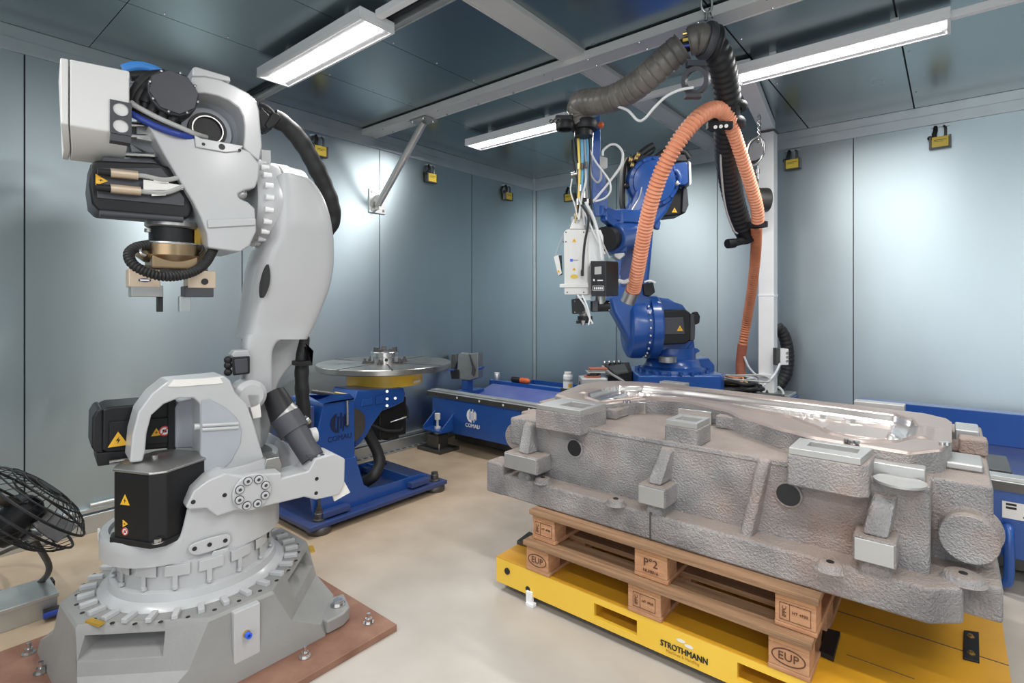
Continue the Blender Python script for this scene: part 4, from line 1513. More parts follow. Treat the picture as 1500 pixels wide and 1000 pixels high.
# black round wrist motor cover with plugs
kc = RL.X(255, 136, SL + .02)
ko = [kc + RL.ey * (.092 * math.cos(t * PI / 4 + .2)) + V((0, 0, .092 * math.sin(t * PI / 4 + .2))) for t in range(8)]
MB().prism(catmull(ko, 2, True), -RL.ex * .16).build('motor_cover', 'dark_grey', grob, bevel=.008)
MB().prism([kc + (p - kc) * .96 for p in ko], RL.ex * .012).build('cover_lid', 'dark_grey', grob, bevel=.003)
for i in range(8):
    a_ = 2 * PI * i / 8 + .55
    p = kc + RL.ey * math.cos(a_) * .086 + V((0, 0, math.sin(a_) * .086)) + RL.ex * .012
    MB().sphere(p, .0065, 8).build('cover_screw', 'steel', grob)
for px, py in ((220, 142), (228, 158), (243, 168), (258, 172)):
    p = RL.X(px, py, SL - .02)
    MB().cyl(p + V((0, 0, .02)), p - V((0, 0, .03)) - RL.ey * .02, .022, n=12).build('plug', 'black_plastic', grob)

# off white cabinet hung at the front
def hexa(A, B, C, D, x0, dx):
    pass


Nf = RX(.13)
Bf = RX(-.17)
top_l, top_r, bot_r, bot_l = Nf([(102, 86), (190, 104), (190, 197), (102, 183)])
b = MB()
low_l, low_r = RX(.02)([(105, 222), (183, 232)])
q = [top_l, top_r, bot_r, bot_l]
b.hull(q + [low_l, low_r] + [p - RL.ex * .28 for p in (top_l, top_r)] + [low_l - RL.ex * .17, low_r - RL.ex * .17])
b.build('cabinet', 'off_white', grob, bevel=.006)
tl, tr, brr, bl = Nf([(88, 84), (100, 86), (100, 182), (89, 180)])
ll, lr = RX(.02)([(93, 220), (103, 222)])
MB().hull([tl, tr, brr, bl, ll, lr] + [p - RL.ex * .28 for p in (tl, tr)] + [ll - RL.ex * .17, lr - RL.ex * .17]).build('cabinet_lid', 'off_white', grob, bevel=.005)
# black punched bracket on the cabinet corner
e1, e2 = RL.ey, V((0, 0, 1))
bc = RL.X(177, 172, .133)
hw, hh = .060, .125
import_pts = []
out_, in_ = [], []
for (cz_, nm) in ((.030, 'a'), (-.034, 'b')):
    o_, i_ = [], []
    for t in range(24):
        a_ = 2 * PI * t / 24
        ca, sa = math.cos(a_), math.sin(a_)
        k = 1 / max(abs(ca), abs(sa))
        o_.append(bc + e1 * (ca * k * .034) + e2 * (cz_ + sa * k * .032))
        i_.append(bc + e1 * (ca * .025) + e2 * (cz_ + sa * .025))
    MB().frame_prism(o_, i_, RL.ex * .004).build('punched_bracket', 'dark_grey', grob)
MB().box(bc - e2 * .08 - RL.ex * .03, RL.ex * .03, e1 * .032, e2 * .014).build('bracket_foot', 'dark_grey', grob)
# rods and steel behind the cabinet
for py in (182, 198, 226):
    MB().cyl(RL.X(183, py, .02), RL.X(226, py + 2, .02), .012, n=12).build('rod', 'steel', grob)
MB().prism(RX(-.02)([(190, 180), (216, 184), (262, 262), (250, 240), (196, 236), (190, 210)]), -RL.ex * .20).build('inner_frame', 'grey_inner', grob, bevel=.004)
MB().prism(RX(.03)([(200, 176), (220, 186), (226, 208), (200, 203)]), -RL.ex * .04).build('inner_bracket', 'galv_plain', grob, bevel=.003)

# wrist motor housing: black, rounded, ahead of the shell
f = RX(.06)
hous = f([(133, 240), (140, 234), (228, 238), (256, 247), (280, 292), (283, 306), (278, 319), (268, 320), (145, 309), (134, 298), (130, 270)])
MB().prism(hous, -RL.ex * .24).build('wrist_motor', 'black_motor', grob, bevel=.012, seg=3)
MB().prism(RX(.06)([(142, 246), (236, 246), (270, 290), (270, 302), (142, 290)]), RL.ex * .006).build('motor_panel', 'dark_grey', grob, bevel=.003)
MB().cyl(RL.X(146, 312, .05), RL.X(268, 321, .05), .014, n=12).build('motor_rail', 'dark_grey', grob)
MB().prism(RX(.05)([(150, 229), (222, 235), (240, 243), (150, 238)]), -RL.ex * .2).build('motor_top', 'dark_grey', grob, bevel=.003)
for (x0, y0), (x1, y1) in (((162, 253), (202, 257)), ((162, 276), (206, 280))):
    a_, b_ = RL.X(x0, y0, .085), RL.X(x1, y1, .085)
    MB().cyl(a_, b_, .018, n=16).build('connector', 'tan_block', grob)
    MB().cyl(a_, a_ + (a_ - b_) * .45, .014, n=14).build('connector_root', 'black_plastic', grob)
    p1_ = b_ + (b_ - a_) * .3
    en = RL.X(270 if y0 < 260 else 272, 258 if y0 < 260 else 271, .09)
    MB().tube([b_, p1_, (p1_ + en) / 2 + V((0, 0, -.015)), en], .010, 8).build('motor_cable', 'grey_cable', grob)
warn_sign(RL.X(148, 264, .0675), (0, 0, -1), RL.ey, .040, grob)
for pts in ([(210, 263), (265, 271), (268, 278), (210, 278)], [(225, 259), (247, 261), (247, 270), (225, 268)], [(222, 282), (243, 281), (243, 286), (222, 287)]):
    MB().prism(RX(.088)(pts), RL.ex * .002).build('cable_label', 'paper', grob)

# tool: flange, black coupling, bronze swivel, two jaws and a looped hose
gc = RL.X(251, 330, -.05)
gx, gy = gc.x, gc.y
def gz(py):
    k = RL.X(251, py, -.05)
    return k.z


G = V((gx, gy, 0))
MB().lathe([(.0, gz(326)), (.098, gz(326)), (.098, gz(333)), (.092, gz(335)), (0, gz(335))][::-1], G, n=40).build('tool_flange', 'steel_dull', grob)
MB().lathe([(.0, gz(360)), (.083, gz(360)), (.083, gz(335)), (0, gz(335))], G, n=40).build('tool_coupling', 'black_plastic', grob)
MB().cyl(G + V((-.0, -.085, gz(338))), G + V((0, -.085, gz(343))), .016, n=12).build('coupling_bolt', 'steel_dull', grob)
MB().box(G + RL.ey * .095 + V((0, 0, gz(350))), RL.ex * .03, RL.ey * .012, V((0, 0, .055))).build('gold_strip', 'gold_tag', grob)
sw = MB().lathe([(.0, gz(394)), (.085, gz(394)), (.085, gz(386)), (.10, gz(385)), (.126, gz(378)), (.132, gz(376)), (.132, gz(359)), (.0, gz(359))], G, n=48).build('swivel', 'bronze', grob, angle=20)
MB().lathe([(.133, gz(361)), (.135, gz(360)), (.135, gz(358)), (.0, gz(358))], G, n=48).build('swivel_top', 'steel', grob)
tf = Frame((gx, gy, 0), RA)
MB().box(tf.P(.0, .0, gz(385)), RL.ex * .10, RL.ey * .085, V((0, 0, .028))).build('swivel_block', 'bronze', grob, bevel=.006)
MB().box(tf.P(.0, .0, gz(398)), RL.ex * .06, RL.ey * .13, V((0, 0, .022))).build('jaw_guide', 'steel_dark', grob, bevel=.003)
for sgn in (-1, 1):
    jw = MB().box(tf.P(.02, sgn * .105, gz(409)), RL.ex * .05, RL.ey * .055, V((0, 0, .038))).build('jaw', 'tan_block', grob, bevel=.004)
    MB().box(tf.P(.02, sgn * .095, gz(427)), RL.ex * .048, RL.ey * .056, V((0, 0, .024))).build('jaw_foot', 'dark_grey' if sgn > 0 else 'steel_dull', jw, bevel=.003)
    MB().box(tf.P(.02, sgn * .046, gz(445)), RL.ex * .02, RL.ey * (.010 if sgn < 0 else .022), V((0, 0, .034))).build('finger', 'ink' if sgn < 0 else 'steel', jw, bevel=.002)
    if sgn > 0:
        MB().cyl(tf.P(.07, sgn * .115, gz(412)), tf.P(.075, sgn * .115, gz(412)), .014, n=14).build('jaw_screw', 'ink', jw)
    else:
        pl_ = [tf.P(.0715, -.105 + .022 * math.cos(t * PI / 8), gz(412) + .008 * math.sin(t * PI / 8)) for t in range(16)]
        MB().prism(pl_, RL.ex * .001).build('oval_badge', 'navy_ink', jw)
        MB().box(tf.P(.0728, -.105, gz(412)), RL.ex * .0004, RL.ey * .016, V((0, 0, .003))).build('badge_print', 'white_ink', jw)
hp = [RL.X(224, 357, .02), RL.X(200, 362, .06), RL.X(189, 372, .09), RL.X(196, 388, .12), RL.X(222, 401, .14), RL.X(250, 405, .14), RL.X(280, 399, .12), RL.X(300, 386, .09), RL.X(312, 366, .05), RL.X(318, 352, .0)]
MB().tube(hp, .021, 12, sub=14, step=.004, rf=ribs(.012, .22)).build('tool_hose', 'rubber', grob)
MB().tube([RL.X(205, 360, .06), RL.X(206, 370, .075), RL.X(214, 374, .075)], .007, 8).build('tool_fitting', 'steel', grob)
MB().tube([RL.X(292, 372, .06), RL.X(297, 366, .06), RL.X(296, 360, .06), RL.X(289, 362, .05)], .004, 6).build('tool_wire', 'rubber', grob)

# cables around the forearm
for pts, r_, m_ in (
        ([(192, 156, .05), (200, 130, .06), (218, 112, .05), (240, 108, .02)], .019, 'rubber'),
        ([(200, 170, .06), (203, 140, .07), (222, 120, .06), (236, 116, .02)], .016, 'rubber'),
        ([(208, 176, .06), (214, 150, .08), (226, 136, .07), (236, 132, .02)], .014, 'rubber'),
        ([(190, 112, -.1), (215, 110, -.1), (250, 112, -.12)], .02, 'rubber'),
        ([(182, 103, -.12), (200, 98, -.12), (224, 103, -.12), (260, 122, -.12)], .024, 'blue_hose'),
        ([(192, 150, .09), (200, 156, .10), (230, 172, .11), (262, 186, .11), (286, 196, .10), (302, 201, .06)], .011, 'grey_cable'),
        ([(192, 166, .09), (206, 174, .10), (236, 188, .11), (266, 198, .11), (296, 203, .06)], .013, 'blue_cable'),
        ([(196, 160, .06), (212, 172, .08), (240, 184, .09), (270, 194, .09), (298, 200, .04)], .015, 'rubber')):
    MB().tube([RL.X(*p) for p in pts], r_, 10).build('cable', m_, grob)

# dress pack running behind the elbow
MB().prism(RX(-.15)([(378, 160), (384, 158), (402, 176), (398, 190), (384, 186)]), -RL.ex * .10).build('hose_clamp', 'black_plastic', grob, bevel=.004)
MB().prism(RX(-.14)([(400, 163), (411, 168), (412, 174), (404, 184), (394, 190), (388, 182)]), -RL.ex * .12).build('hose_clamp', 'black_plastic', grob, bevel=.006)
for k in range(3):
    MB().tube([RL.X(380, 152 + 6 * k, -.2), RL.X(392, 158 + 6 * k, -.2), RL.X(402, 168 + 5 * k, -.2)], .014, 8).build('cable', 'rubber', grob)
hs = [RL.X(*p) for p in ((400, 172, -.2), (420, 184, -.2), (440, 206, -.2), (458, 236, -.2), (475, 270, -.21), (485, 300, -.22), (487, 322, -.24), (470, 350, -.27), (450, 400, -.27))]
MB().tube(hs, .046, 14, sub=8, rf=lambda a, t: 1 + .07 * math.sin(a * 60) * math.sin(a * 23)).build('dress_hose', 'rubber', grob)
hs = [RL.X(*p) for p in ((443, 490, -.2), (443, 520, -.17), (442, 560, -.16), (445, 610, -.16), (446, 650, -.14))]
MB().tube(hs, .036, 12, sub=8, rf=lambda a, t: 1 + .05 * math.sin(a * 70)).build('dress_hose', 'rubber', grob)
MB().prism(RX(-.08)([(436, 530), (455, 528), (458, 514), (452, 508), (459, 520), (458, 535), (437, 537)]), -RL.ex * .1).build('hose_clamp', 'black_plastic', grob, bevel=.004)
# balance cylinder: dark hose bellows and grey tube into the bracket
bp_ = [RL.X(*p) for p in ((400, 575, .02), (409, 592, .05), (418, 612, .08))]
MB().tube(bp_, .062, 18, sub=8, rf=lambda a, t: .85 + .25 * t).build('balance_bellows', 'black_plastic', grob)
MB().cyl(RL.X(413, 604, .08), RL.X(421, 611, .09), .066, n=20).build('bellows_ring', 'steel_dull', grob)
MB().cyl(RL.X(420, 610, .09), RL.X(455, 668, .22), .058, .05, n=24).build('balance_cylinder', 'dark_grey', grob)
MB().cyl(RL.X(418, 610, .09), RL.X(432, 632, .13), .070, n=24).build('cylinder_collar', 'dark_grey', grob)
MB().cyl(RL.X(452, 660, .21), RL.X(458, 671, .23), .052, n=20).build('cylinder_end', 'dark_grey', grob)
MB().prism(RX(.28)([(450, 668), (474, 664), (484, 674), (458, 678)]), -RL.ex * .10).build('pin_block', 'dark_grey', grob, bevel=.004)
MB().sphere(RL.X(467, 668, .28), .010, 8).build('pin', 'steel', grob)
b = MB()
b.cyl(RL.X(448, 617, .02), RL.X(452, 613, .02), .022, n=14)
b.sphere(RL.X(445, 618, .02), .02, 10)
b.build('fitting', 'steel', grob)
MB().cyl(RL.X(454, 638, .06), RL.X(463, 636, .06), .036, n=20).build('cap', 'off_white', grob)
MB().prism(RX(-.05)([(398, 660), (406, 640), (440, 660), (446, 680), (400, 690)]), -RL.ex * .2).build('rear_casting', 'grey_inner', grob, bevel=.01)
MB().prism(RX(.22)([(385, 690), (390, 672), (410, 668), (414, 680), (412, 694)]), -RL.ex * .12).build('bracket_ear', 'steel_dull', grob, bevel=.006)
# ------------------------------------------------------------------ blue positioner with the round table
pos = thing('positioner', (-3.45, 2.3, 0), 'blue tilting positioner with round steel table on yellow drum', 'positioner')
PXF = -3.06
MB().prism([V((PXF, 1.735, .045)), V((PXF, 2.90, .045)), V((-3.90, 2.92, .045)), V((-3.90, 1.735, .045))], (0, 0, .03)).build('floor_plate', 'blue_dusty', pos, bevel=.004)
for (x, y, tall) in ((PXF - .07, 1.84, 1), (PXF - .07, 2.83, 0), (-3.80, 1.84, 1), (-3.80, 2.83, 0)):
    MB().lathe([(0, 0), (.075, 0), (.08, .01), (.08, .03), (.07, .045), (0, .045)], V((x, y, 0)), n=28).build('levelling_foot', 'steel_dark', pos)
    b = MB().lathe([(.042, .075), (.042, .085), (.030, .09), (.030, .12), (.026, .125), (.026, .14), (0, .14)], V((x, y, 0)), n=16)
    if tall:
        b.cyl((x, y, .14), (x, y, .205), .010, n=10)
        b.cyl((x, y, .14), (x, y, .165), .018, n=6)
    b.build('levelling_bolt', 'steel_dark', pos)
PF = Frame((0, 0, 0), 0)
def PX(x):
    return lambda pts: [UX(px, py, x) for px, py in pts]


# long side cheeks with lightening pockets, sweeping up to the head
f = PX(-3.15)
cheek = f([(449, 770), (468, 752), (466, 745), (508, 733), (510, 745), (550, 730), (594, 713), (597, 703), (621, 692), (625, 697), (626, 705), (640, 700), (640, 702), (450, 775)])
side = f([(462, 757), (466, 744), (508, 733), (512, 746), (596, 713), (598, 702), (624, 693), (626, 702), (634, 703), (456, 768)])
lo = [UX(px, py, -3.15) for px, py in [(455, 770), (635, 703)]]
zb_ = .075
y0, y1 = UX(450, 770, -3.15).y, UX(632, 700, -3.15).y
ys = lambda px: UX(px, 720, -3.15).y
pro = [(y0 + .05, zb_), (y1 - .04, zb_), (y1 - .04, zb_ + .06), (y1 - .10, zb_ + .075), (ys(560), zb_ + .075), (ys(542), zb_ + .09), (ys(533), zb_ + .13), (ys(528), zb_ + .22), (ys(523), zb_ + .30), (ys(523), zb_ + .34), (y0 + .02, zb_ + .34), (y0 + .02, zb_ + .2)]
for x in (-3.15, -3.72):
    MB().prism([V((x, y, z)) for y, z in pro], (-.02, 0, 0)).build('side_cheek', 'blue', pos, bevel=.003)
    for pa, pb in ((ys(466), ys(506)), (ys(596), ys(622))):
        MB().boxmm((x + .002, pa, zb_ + .012), (x + .06, pb, zb_ + .05)).build('gusset_pocket', 'blue_dusty', pos, bevel=.003)
MB().boxmm((-3.72, y1 - .20, zb_), (-3.17, y1 - .18, zb_ + .07)).build('cross_rib', 'blue', pos)
# head box with the emblem
f = PX(-3.16)
box = f([(474, 590), (519, 584), (520, 668), (518, 682), (460, 690), (458, 660), (466, 629)])
MB().prism(box, (-.42, 0, 0)).build('head_box', 'blue', pos, bevel=.006)
a_, b_ = UX(490, 618, -3.159), UX(492, 638, -3.159)
oc = UX(497, 619, -3.158)
stripe_logo(oc, (0, 1, 0), (0, 0, 1), .068, 'navy_ink', pos)
text('COMAU', .050, UX(498, 641, -3.158), (0, 1, 0), (0, 0, 1), 'navy_ink', pos, 'lettering')
MB().prism(PX(-3.13)([(453, 578), (474, 590), (519, 583), (512, 576)]), (0, 0, -.01)).build('lid', 'blue', pos, bevel=.002)
MB().boxmm((-3.66, y0 + .02, .41), (-3.17, y0 + .06, .80)).build('end_plate', 'blue_dusty', pos, bevel=.003)
# lever rail on top
MB().tube([UX(455, 573, -3.2), UX(485, 577, -3.2), UX(512, 580, -3.2)], .014, 10, sub=2).build('rail', 'steel_dark', pos)
MB().cyl(UX(490, 576, -3.19), UX(510, 579, -3.19), .013, n=14).build('coupling', 'brass', pos)
MB().tube([UX(508, 580, -3.14), UX(509, 600, -3.14), UX(509, 622, -3.14)], .009, 8, sub=2).build('lever', 'steel_dull', pos)
MB().sphere(UX(509, 622, -3.14), .013, 10).build('lever_knob', 'steel_dark', pos)
# swivel arm carrying the table
TC = V((-3.60, 2.71, 0))
TZ = .978
f = PX(-3.28)
arm = f([(516, 592), (523, 572), (592, 568), (594, 576), (592, 588), (576, 596), (560, 602), (546, 622), (536, 640), (528, 650), (520, 656), (519, 630)])
MB().prism(arm, (-.30, 0, 0)).build('swivel_arm', 'blue', pos, bevel=.010, seg=3)
for q in ([(530, 585), (545, 583), (545, 592), (528, 595)], [(550, 580), (562, 578), (562, 590), (550, 592)]):
    MB().prism(PX(-3.278)(q), (.012, 0, 0)).build('arm_rib', 'blue', pos, bevel=.003)
bb_ = MB()
for px, py in ((567, 573), (567, 584), (567, 594), (579, 583)):
    bb_.cyl(UX(px, py, -3.27), UX(px, py, -3.255), .011, n=10)
tag(bb_.build('arm_bolts', 'steel', pos), kind='stuff')
MB().cyl((-3.46, ys(520), .62), (-3.20, ys(520), .62), .12, n=32).build('tilt_hub', 'steel_dark', pos)
# motor under the table and hand levers
q = UX(568, 612, -3.42)
MB().boxmm(q + V((-.07, -.13, -.14)), q + V((.07, .13, .16))).build('table_motor', 'black_motor', pos, bevel=.012, seg=3)
MB().cyl(q + V((0, .02, -.16)), q + V((0, .02, -.13)), .07, n=24).build('motor_cap', 'black_plastic', pos)
MB().tube([UX(582, 591, -3.4), UX(590, 590, -3.4), UX(596, 600, -3.4), UX(596, 612, -3.4)], .013, 8).build('motor_cable', 'rubber', pos)
MB().tube([UX(572, 618, -3.34), UX(584, 614, -3.3), UX(595, 610, -3.28)], .007, 8, sub=2).build('hand_lever', 'steel', pos)
MB().tube([UX(545, 622, -3.36), UX(565, 630, -3.33), UX(585, 630, -3.3), UX(589, 627, -3.3)], .013, 8).build('drain_hose', 'rubber', pos)
# the hose looping down behind the cheek
MB().tube([UX(533, 625, -3.35), UX(545, 645, -3.33), UX(554, 665, -3.3), UX(555, 682, -3.27), UX(548, 696, -3.25), UX(535, 706, -3.3)], .042, 14).build('loop_hose', 'rubber', pos)
# yellow drum, steel table, slots
MB().lathe([(0, TZ - .165), (.305, TZ - .165), (.305, TZ - .055), (.26, TZ - .055), (.26, TZ - .045), (0, TZ - .045)], TC, n=64).build('yellow_drum', 'yellow', pos, angle=30)
p_ = TC + V((.30 * math.cos(-.30), .30 * math.sin(-.30), 0))
MB().box(TC + V((.306 * math.cos(.30), .306 * math.sin(.30), TZ - .140)), V((-math.sin(.30), math.cos(.30), 0)) * .05, V((0, 0, .010)), V((math.cos(.3), math.sin(.3), 0)) * .002).build('drum_label', 'paper', pos)
MB().lathe([(0, TZ - .046), (.53, TZ - .046), (.54, TZ - .040), (.54, TZ - .004), (.536, TZ), (0, TZ)], TC, n=96).build('round_table', 'turned', pos, angle=30)
for a_ in (.25, .25 + PI / 2, .25 + PI, .25 + 3 * PI / 2, -.55):
    d = V((math.cos(a_), math.sin(a_), 0)); t_ = V((-d.y, d.x, 0))
    MB().box(TC + d * .34 + V((0, 0, TZ + .0006)), d * .20, t_ * .007, V((0, 0, .0006))).build('table_slot', 'seam', pos)
# chuck standing on the table
ck = thing('lathe_chuck', TC + V((0, 0, TZ)), 'steel three jaw chuck standing in the middle of the round table', 'chuck')
o = TC + V((0, 0, TZ))
MB().lathe([(.112, .0), (.112, .045), (.108, .048), (.108, .052), (.112, .055), (.112, .086), (.106, .092), (.04, .092), (.04, .06), (0, .06)], o, n=48).build('chuck_body', 'steel', ck, angle=30)
for k in range(3):
    a_ = k * 2 * PI / 3 + .5
    d = V((math.cos(a_), math.sin(a_), 0)); t_ = V((-d.y, d.x, 0))
    b = MB().box(o + d * .07 + V((0, 0, .100)), d * .03, t_ * .018, V((0, 0, .012))).box(o + d * .085 + V((0, 0, .118)), d * .014, t_ * .018, V((0, 0, .010)))
    b.build('chuck_jaw', 'steel_dark', ck, bevel=.002)
MB().cyl(o + V((.112 * math.cos(-.55), .112 * math.sin(-.55), .03)), o + V((.1135 * math.cos(-.55), .1135 * math.sin(-.55), .03)), .014, n=14).build('key_hole', 'ink', ck)
for k in range(6):
    a_ = k * PI / 3 + .15
    p = TC + V((math.cos(a_) * .165, math.sin(a_) * .165, TZ))
    q = thing('clamp_bolt', p, ('dark hold down bolt on the round table, ' + ('right of the chuck', 'right behind the chuck', 'left behind the chuck', 'left of the chuck', 'left in front of the chuck', 'right in front of the chuck')[k]), 'bolt', 'hold down bolts around the chuck')
    hexbolt(MB(), p, .016, .020, .018).build('bolt', 'steel_dark', q)
    MB().box(p + V((-.02 * math.cos(a_), -.02 * math.sin(a_), .007)), V((math.cos(a_), math.sin(a_), 0)) * .035, V((-math.sin(a_), math.cos(a_), 0)) * .014, V((0, 0, .006))).build('clamp', 'steel_dark', q)

# ------------------------------------------------------------------ long blue machine bed along the back wall
bed = thing('machine_bed', (-2.0, 4.6, 0), 'long blue machine bed with grey steel rail, behind the casting', 'machine bed')
BY = 3.72
BX0, BX1 = -4.17, .72
MB().boxmm((BX0 + .02, BY, .165), (BX1, BY + .02, .505)).build('front_plate', 'blue', bed, bevel=.003)
MB().boxmm((BX0 + .02, BY + .02, .165), (BX0 + .04, 5.45, .48)).build('end_plate', 'blue', bed)
MB().boxmm((BX0 + .04, 5.43, .165), (BX1, 5.45, .48)).build('rear_plate', 'blue', bed)
MB().boxmm((BX0 + .04, BY + .02, .40), (BX1, 5.43, .42)).build('floor_sheet', 'blue_dusty', bed)
MB().boxmm((BX0 + .1, BY + .25, .02), (BX1, BY + .45, .165)).boxmm((BX0 + .1, 5.0, .0), (BX1, 5.2, .165)).build('understructure', 'steel_dark', bed)
rl = MB().boxmm((BX0 - .05, BY - .012, .505), (BX1, BY + .10, .555)).boxmm((BX0, BY + .0, .555), (BX1, BY + .085, .575)).build('steel_rail', 'galv_plain', bed, bevel=.003)
MB().boxmm((BX0 - .05, BY - .016, .507), (BX1, BY - .011, .550)).build('rail_face', 'steel_dark', bed)
for i in range(16):
    x = BX0 + .10 + i * .30
    MB().cyl((x, BY - .017, .53), (x, BY - .0145, .53), .011 if x > -3.8 else .008, n=12).build('rail_hole', 'paper' if x > -3.8 else 'ink', bed)
oc = UY(691, 609, BY - .002)
stripe_logo(oc, (1, 0, 0), (0, 0, 1), .068, 'white_ink', bed)
text('COMAU', .052, UY(692, 624, BY - .002), (1, 0, 0), (0, 0, 1), 'white_ink', bed, 'lettering', bold=.001)
# gusseted foot bracket at the left end
fx0 = UY(642, 620, BY - .08).x
MB().prism([V((fx0 - .14, BY, .20)), V((fx0 - .14, BY - .16, .20)), V((fx0 - .14, BY - .16, .23)), V((fx0 - .14, BY, .36))], (.012, 0, 0)).build('gusset', 'blue', bed)
MB().prism([V((fx0 + .13, BY, .20)), V((fx0 + .13, BY - .16, .20)), V((fx0 + .13, BY - .16, .23)), V((fx0 + .13, BY, .36))], (.012, 0, 0)).build('gusset', 'blue', bed)
MB().boxmm((fx0 - .14, BY - .17, .19), (fx0 + .142, BY, .21)).build('foot_shelf', 'blue', bed, bevel=.003)
b = MB().cyl((fx0, BY - .09, .21), (fx0, BY - .09, .30), .012, n=12).cyl((fx0, BY - .09, .21), (fx0, BY - .09, .228), .030, n=6).cyl((fx0, BY - .09, .30), (fx0, BY - .09, .36), .028, n=14)
b.build('levelling_screw', 'paper', bed)
MB().boxmm((fx0 - .08, BY - .16, .03), (fx0 + .08, BY - .02, .16)).build('foot_block', 'steel_dark', bed, bevel=.006)
MB().cyl((fx0, BY - .09, .16), (fx0, BY - .09, .19), .04, n=16).build('foot_stud', 'steel_dull', bed)
fp = [UZ(*p, 0) for p in ((611, 656), (640, 663), (668, 655), (642, 648))]
MB().boxmm((fx0 - .17, BY - .21, 0), (fx0 + .17, BY + .05, .03)).build('foot_plate', 'steel_dark', bed, bevel=.003)
MB().cyl((fx0 + .10, BY - .16, .03), (fx0 + .10, BY - .16, .085), .008, n=8).build('anchor_stud', 'steel', bed)
# right hand end seen past the casting: sign plate, handle, grey slide plate
s0, s1 = UY(1468, 733, BY - .004), UY(1520, 767, BY - .004)
MB().boxmm((s0.x, BY - .005, s1.z), (s1.x, BY, s0.z)).build('sign_plate', 'paper', bed)
b = MB()
for k, (w_, dz) in enumerate(((.05, .03), (.05, .012), (.06, -.055), (.07, .075))):
    if k < 2:
        b.boxmm((s0.x + .014, BY - .007, (s0.z + s1.z) / 2 + dz - .005), (s0.x + .014 + w_ * .8, BY - .005, (s0.z + s1.z) / 2 + dz + .006))
b.build('sign_print', 'ink', bed)
MB().cyl((s0.x + .145, BY - .007, (s0.z + s1.z) / 2 - .02), (s0.x + .145, BY - .005, (s0.z + s1.z) / 2 - .02), .034, n=24).build('red_seal', 'red_ink', bed)
MB().cyl((s0.x + .085, BY - .007, (s0.z + s1.z) / 2 - .025), (s0.x + .085, BY - .005, (s0.z + s1.z) / 2 - .025), .007, n=12).build('sign_screw', 'ink', bed)
h0 = UY(1476, 772, BY)
MB().tube([h0 + V((0, 0, .0)), h0 + V((0, -.07, -.01)), h0 + V((0, -.075, -.22)), h0 + V((-.02, -.06, -.27)), h0 + V((-.09, -.02, -.28))], .022, 12, sub=4).build('grab_handle', 'blue', bed)
MB().boxmm((.10, BY + .13, .56), (.245, BY + .50, .575)).build('slide_plate', 'steel_dark', bed, bevel=.003)
MB().boxmm((-.6, 5.28, .42), (BX1, 5.42, .66)).build('rear_beam', 'blue', bed, bevel=.004)
# shallow blue tray in the bed
MB().hull([V((-4.0, 4.05, .44)), V((-2.65, 4.05, .44)), V((-4.0, 4.08, .44)), V((-2.65, 4.08, .44)), V((-4.0, 4.49, .555)), V((-2.65, 4.49, .555)), V((-4.0, 4.50, .555)), V((-2.65, 4.50, .555)), V((-4.0, 4.50, .44)), V((-2.65, 4.50, .44))]).build('sloped_tray', 'blue_tray', bed)
MB().boxmm((-4.06, 4.50, .42), (-2.60, 4.57, .592)).build('tray_back', 'blue', bed, bevel=.003)
MB().boxmm((-4.12, 4.02, .42), (-3.95, 4.30, .53)).build('cross_beam', 'blue', bed, bevel=.005)
MB().boxmm((-4.0, 3.95, .42), (-3.80, 4.06, .49)).build('cross_beam', 'blue', bed, bevel=.005)

# things standing on the bed
t = thing('clamping_fixture', (-3.95, 4.05, .42), 'worn grey steel clamping fixture on a blue stand beside round table', 'fixture')
def fixpart(pts, y, d, nm, m):
    return MB().prism([UY(px, py, y) for px, py in pts], (0, d, 0)).build(nm, m, t, bevel=.006)


fy2 = 4.02
a0_, a1_ = UY(679, 556, fy2 + .05), UY(688, 575, fy2 + .05)
MB().boxmm((a0_.x, fy2 + .02, .42), (a1_.x, fy2 + .10, a0_.z + .05)).build('stand', 'blue', t, bevel=.003)
fixpart([(671, 520), (676, 516), (684, 518), (700, 516), (700, 553), (688, 557), (676, 556), (669, 553)], fy2, .08, 'jaw_plate', 'steel_dull')
fixpart([(661, 519), (667, 519), (669, 530), (665, 541), (660, 541)], fy2 + .05, .06, 'hook_jaw', 'steel_dark')
fixpart([(686, 518), (690, 520), (697, 540), (694, 552), (690, 548), (691, 538)], fy2 - .006, .012, 'worn_groove', 'steel_dark')
fixpart([(659, 541), (670, 541), (670, 555), (661, 555)], fy2 - .02, .06, 'side_block', 'black_plastic')
fixpart([(656, 541), (664, 541), (664, 543), (656, 543)], fy2 - .03, .05, 'blue_lug', 'blue')
fixpart([(700, 538), (706, 537), (703, 541), (700, 542)], fy2, .05, 'blue_lug', 'blue')
t = thing('hand_torch', UY(763, 556, 4.53), 'orange and black hand tool lying on the back edge of the blue tray', 'hand tool')
c = UY(763, 556, 4.535)
c.z = .622
MB().cyl(c + V((-.12, .0, .0)), c + V((.0, .0, .0)), .030, n=16).build('grip', 'black_plastic', t, bevel=.003)
b = MB()
b.lathe([(.029, 0), (.032, .01), (.027, .03), (.031, .05), (.027, .07), (.031, .09), (.020, .115), (.010, .125), (0, .125)], c, (1, 0, 0), 18)
b.build('head', 'orange_paint', t)
t = thing('glass_jar', UY(728, 554, 4.53), 'small clear plastic jar standing on the tray edge beside hand tool', 'jar')
c = UY(728, 556, 4.535)
c.z = .592
MB().lathe([(0, 0), (.032, 0), (.034, .004), (.034, .060), (.028, .068), (0, .068)], c, n=20).build('body', 'galv_plain', t)
MB().lathe([(0, .068), (.029, .068), (.029, .084), (0, .084)], c, n=20).build('lid', 'paper', t)
t = thing('spray_can', UY(833, 566, 4.35), 'white can with an orange corner on its label, beside the machined block', 'can')
c = UY(832, 568, 4.2)
k = 4.2
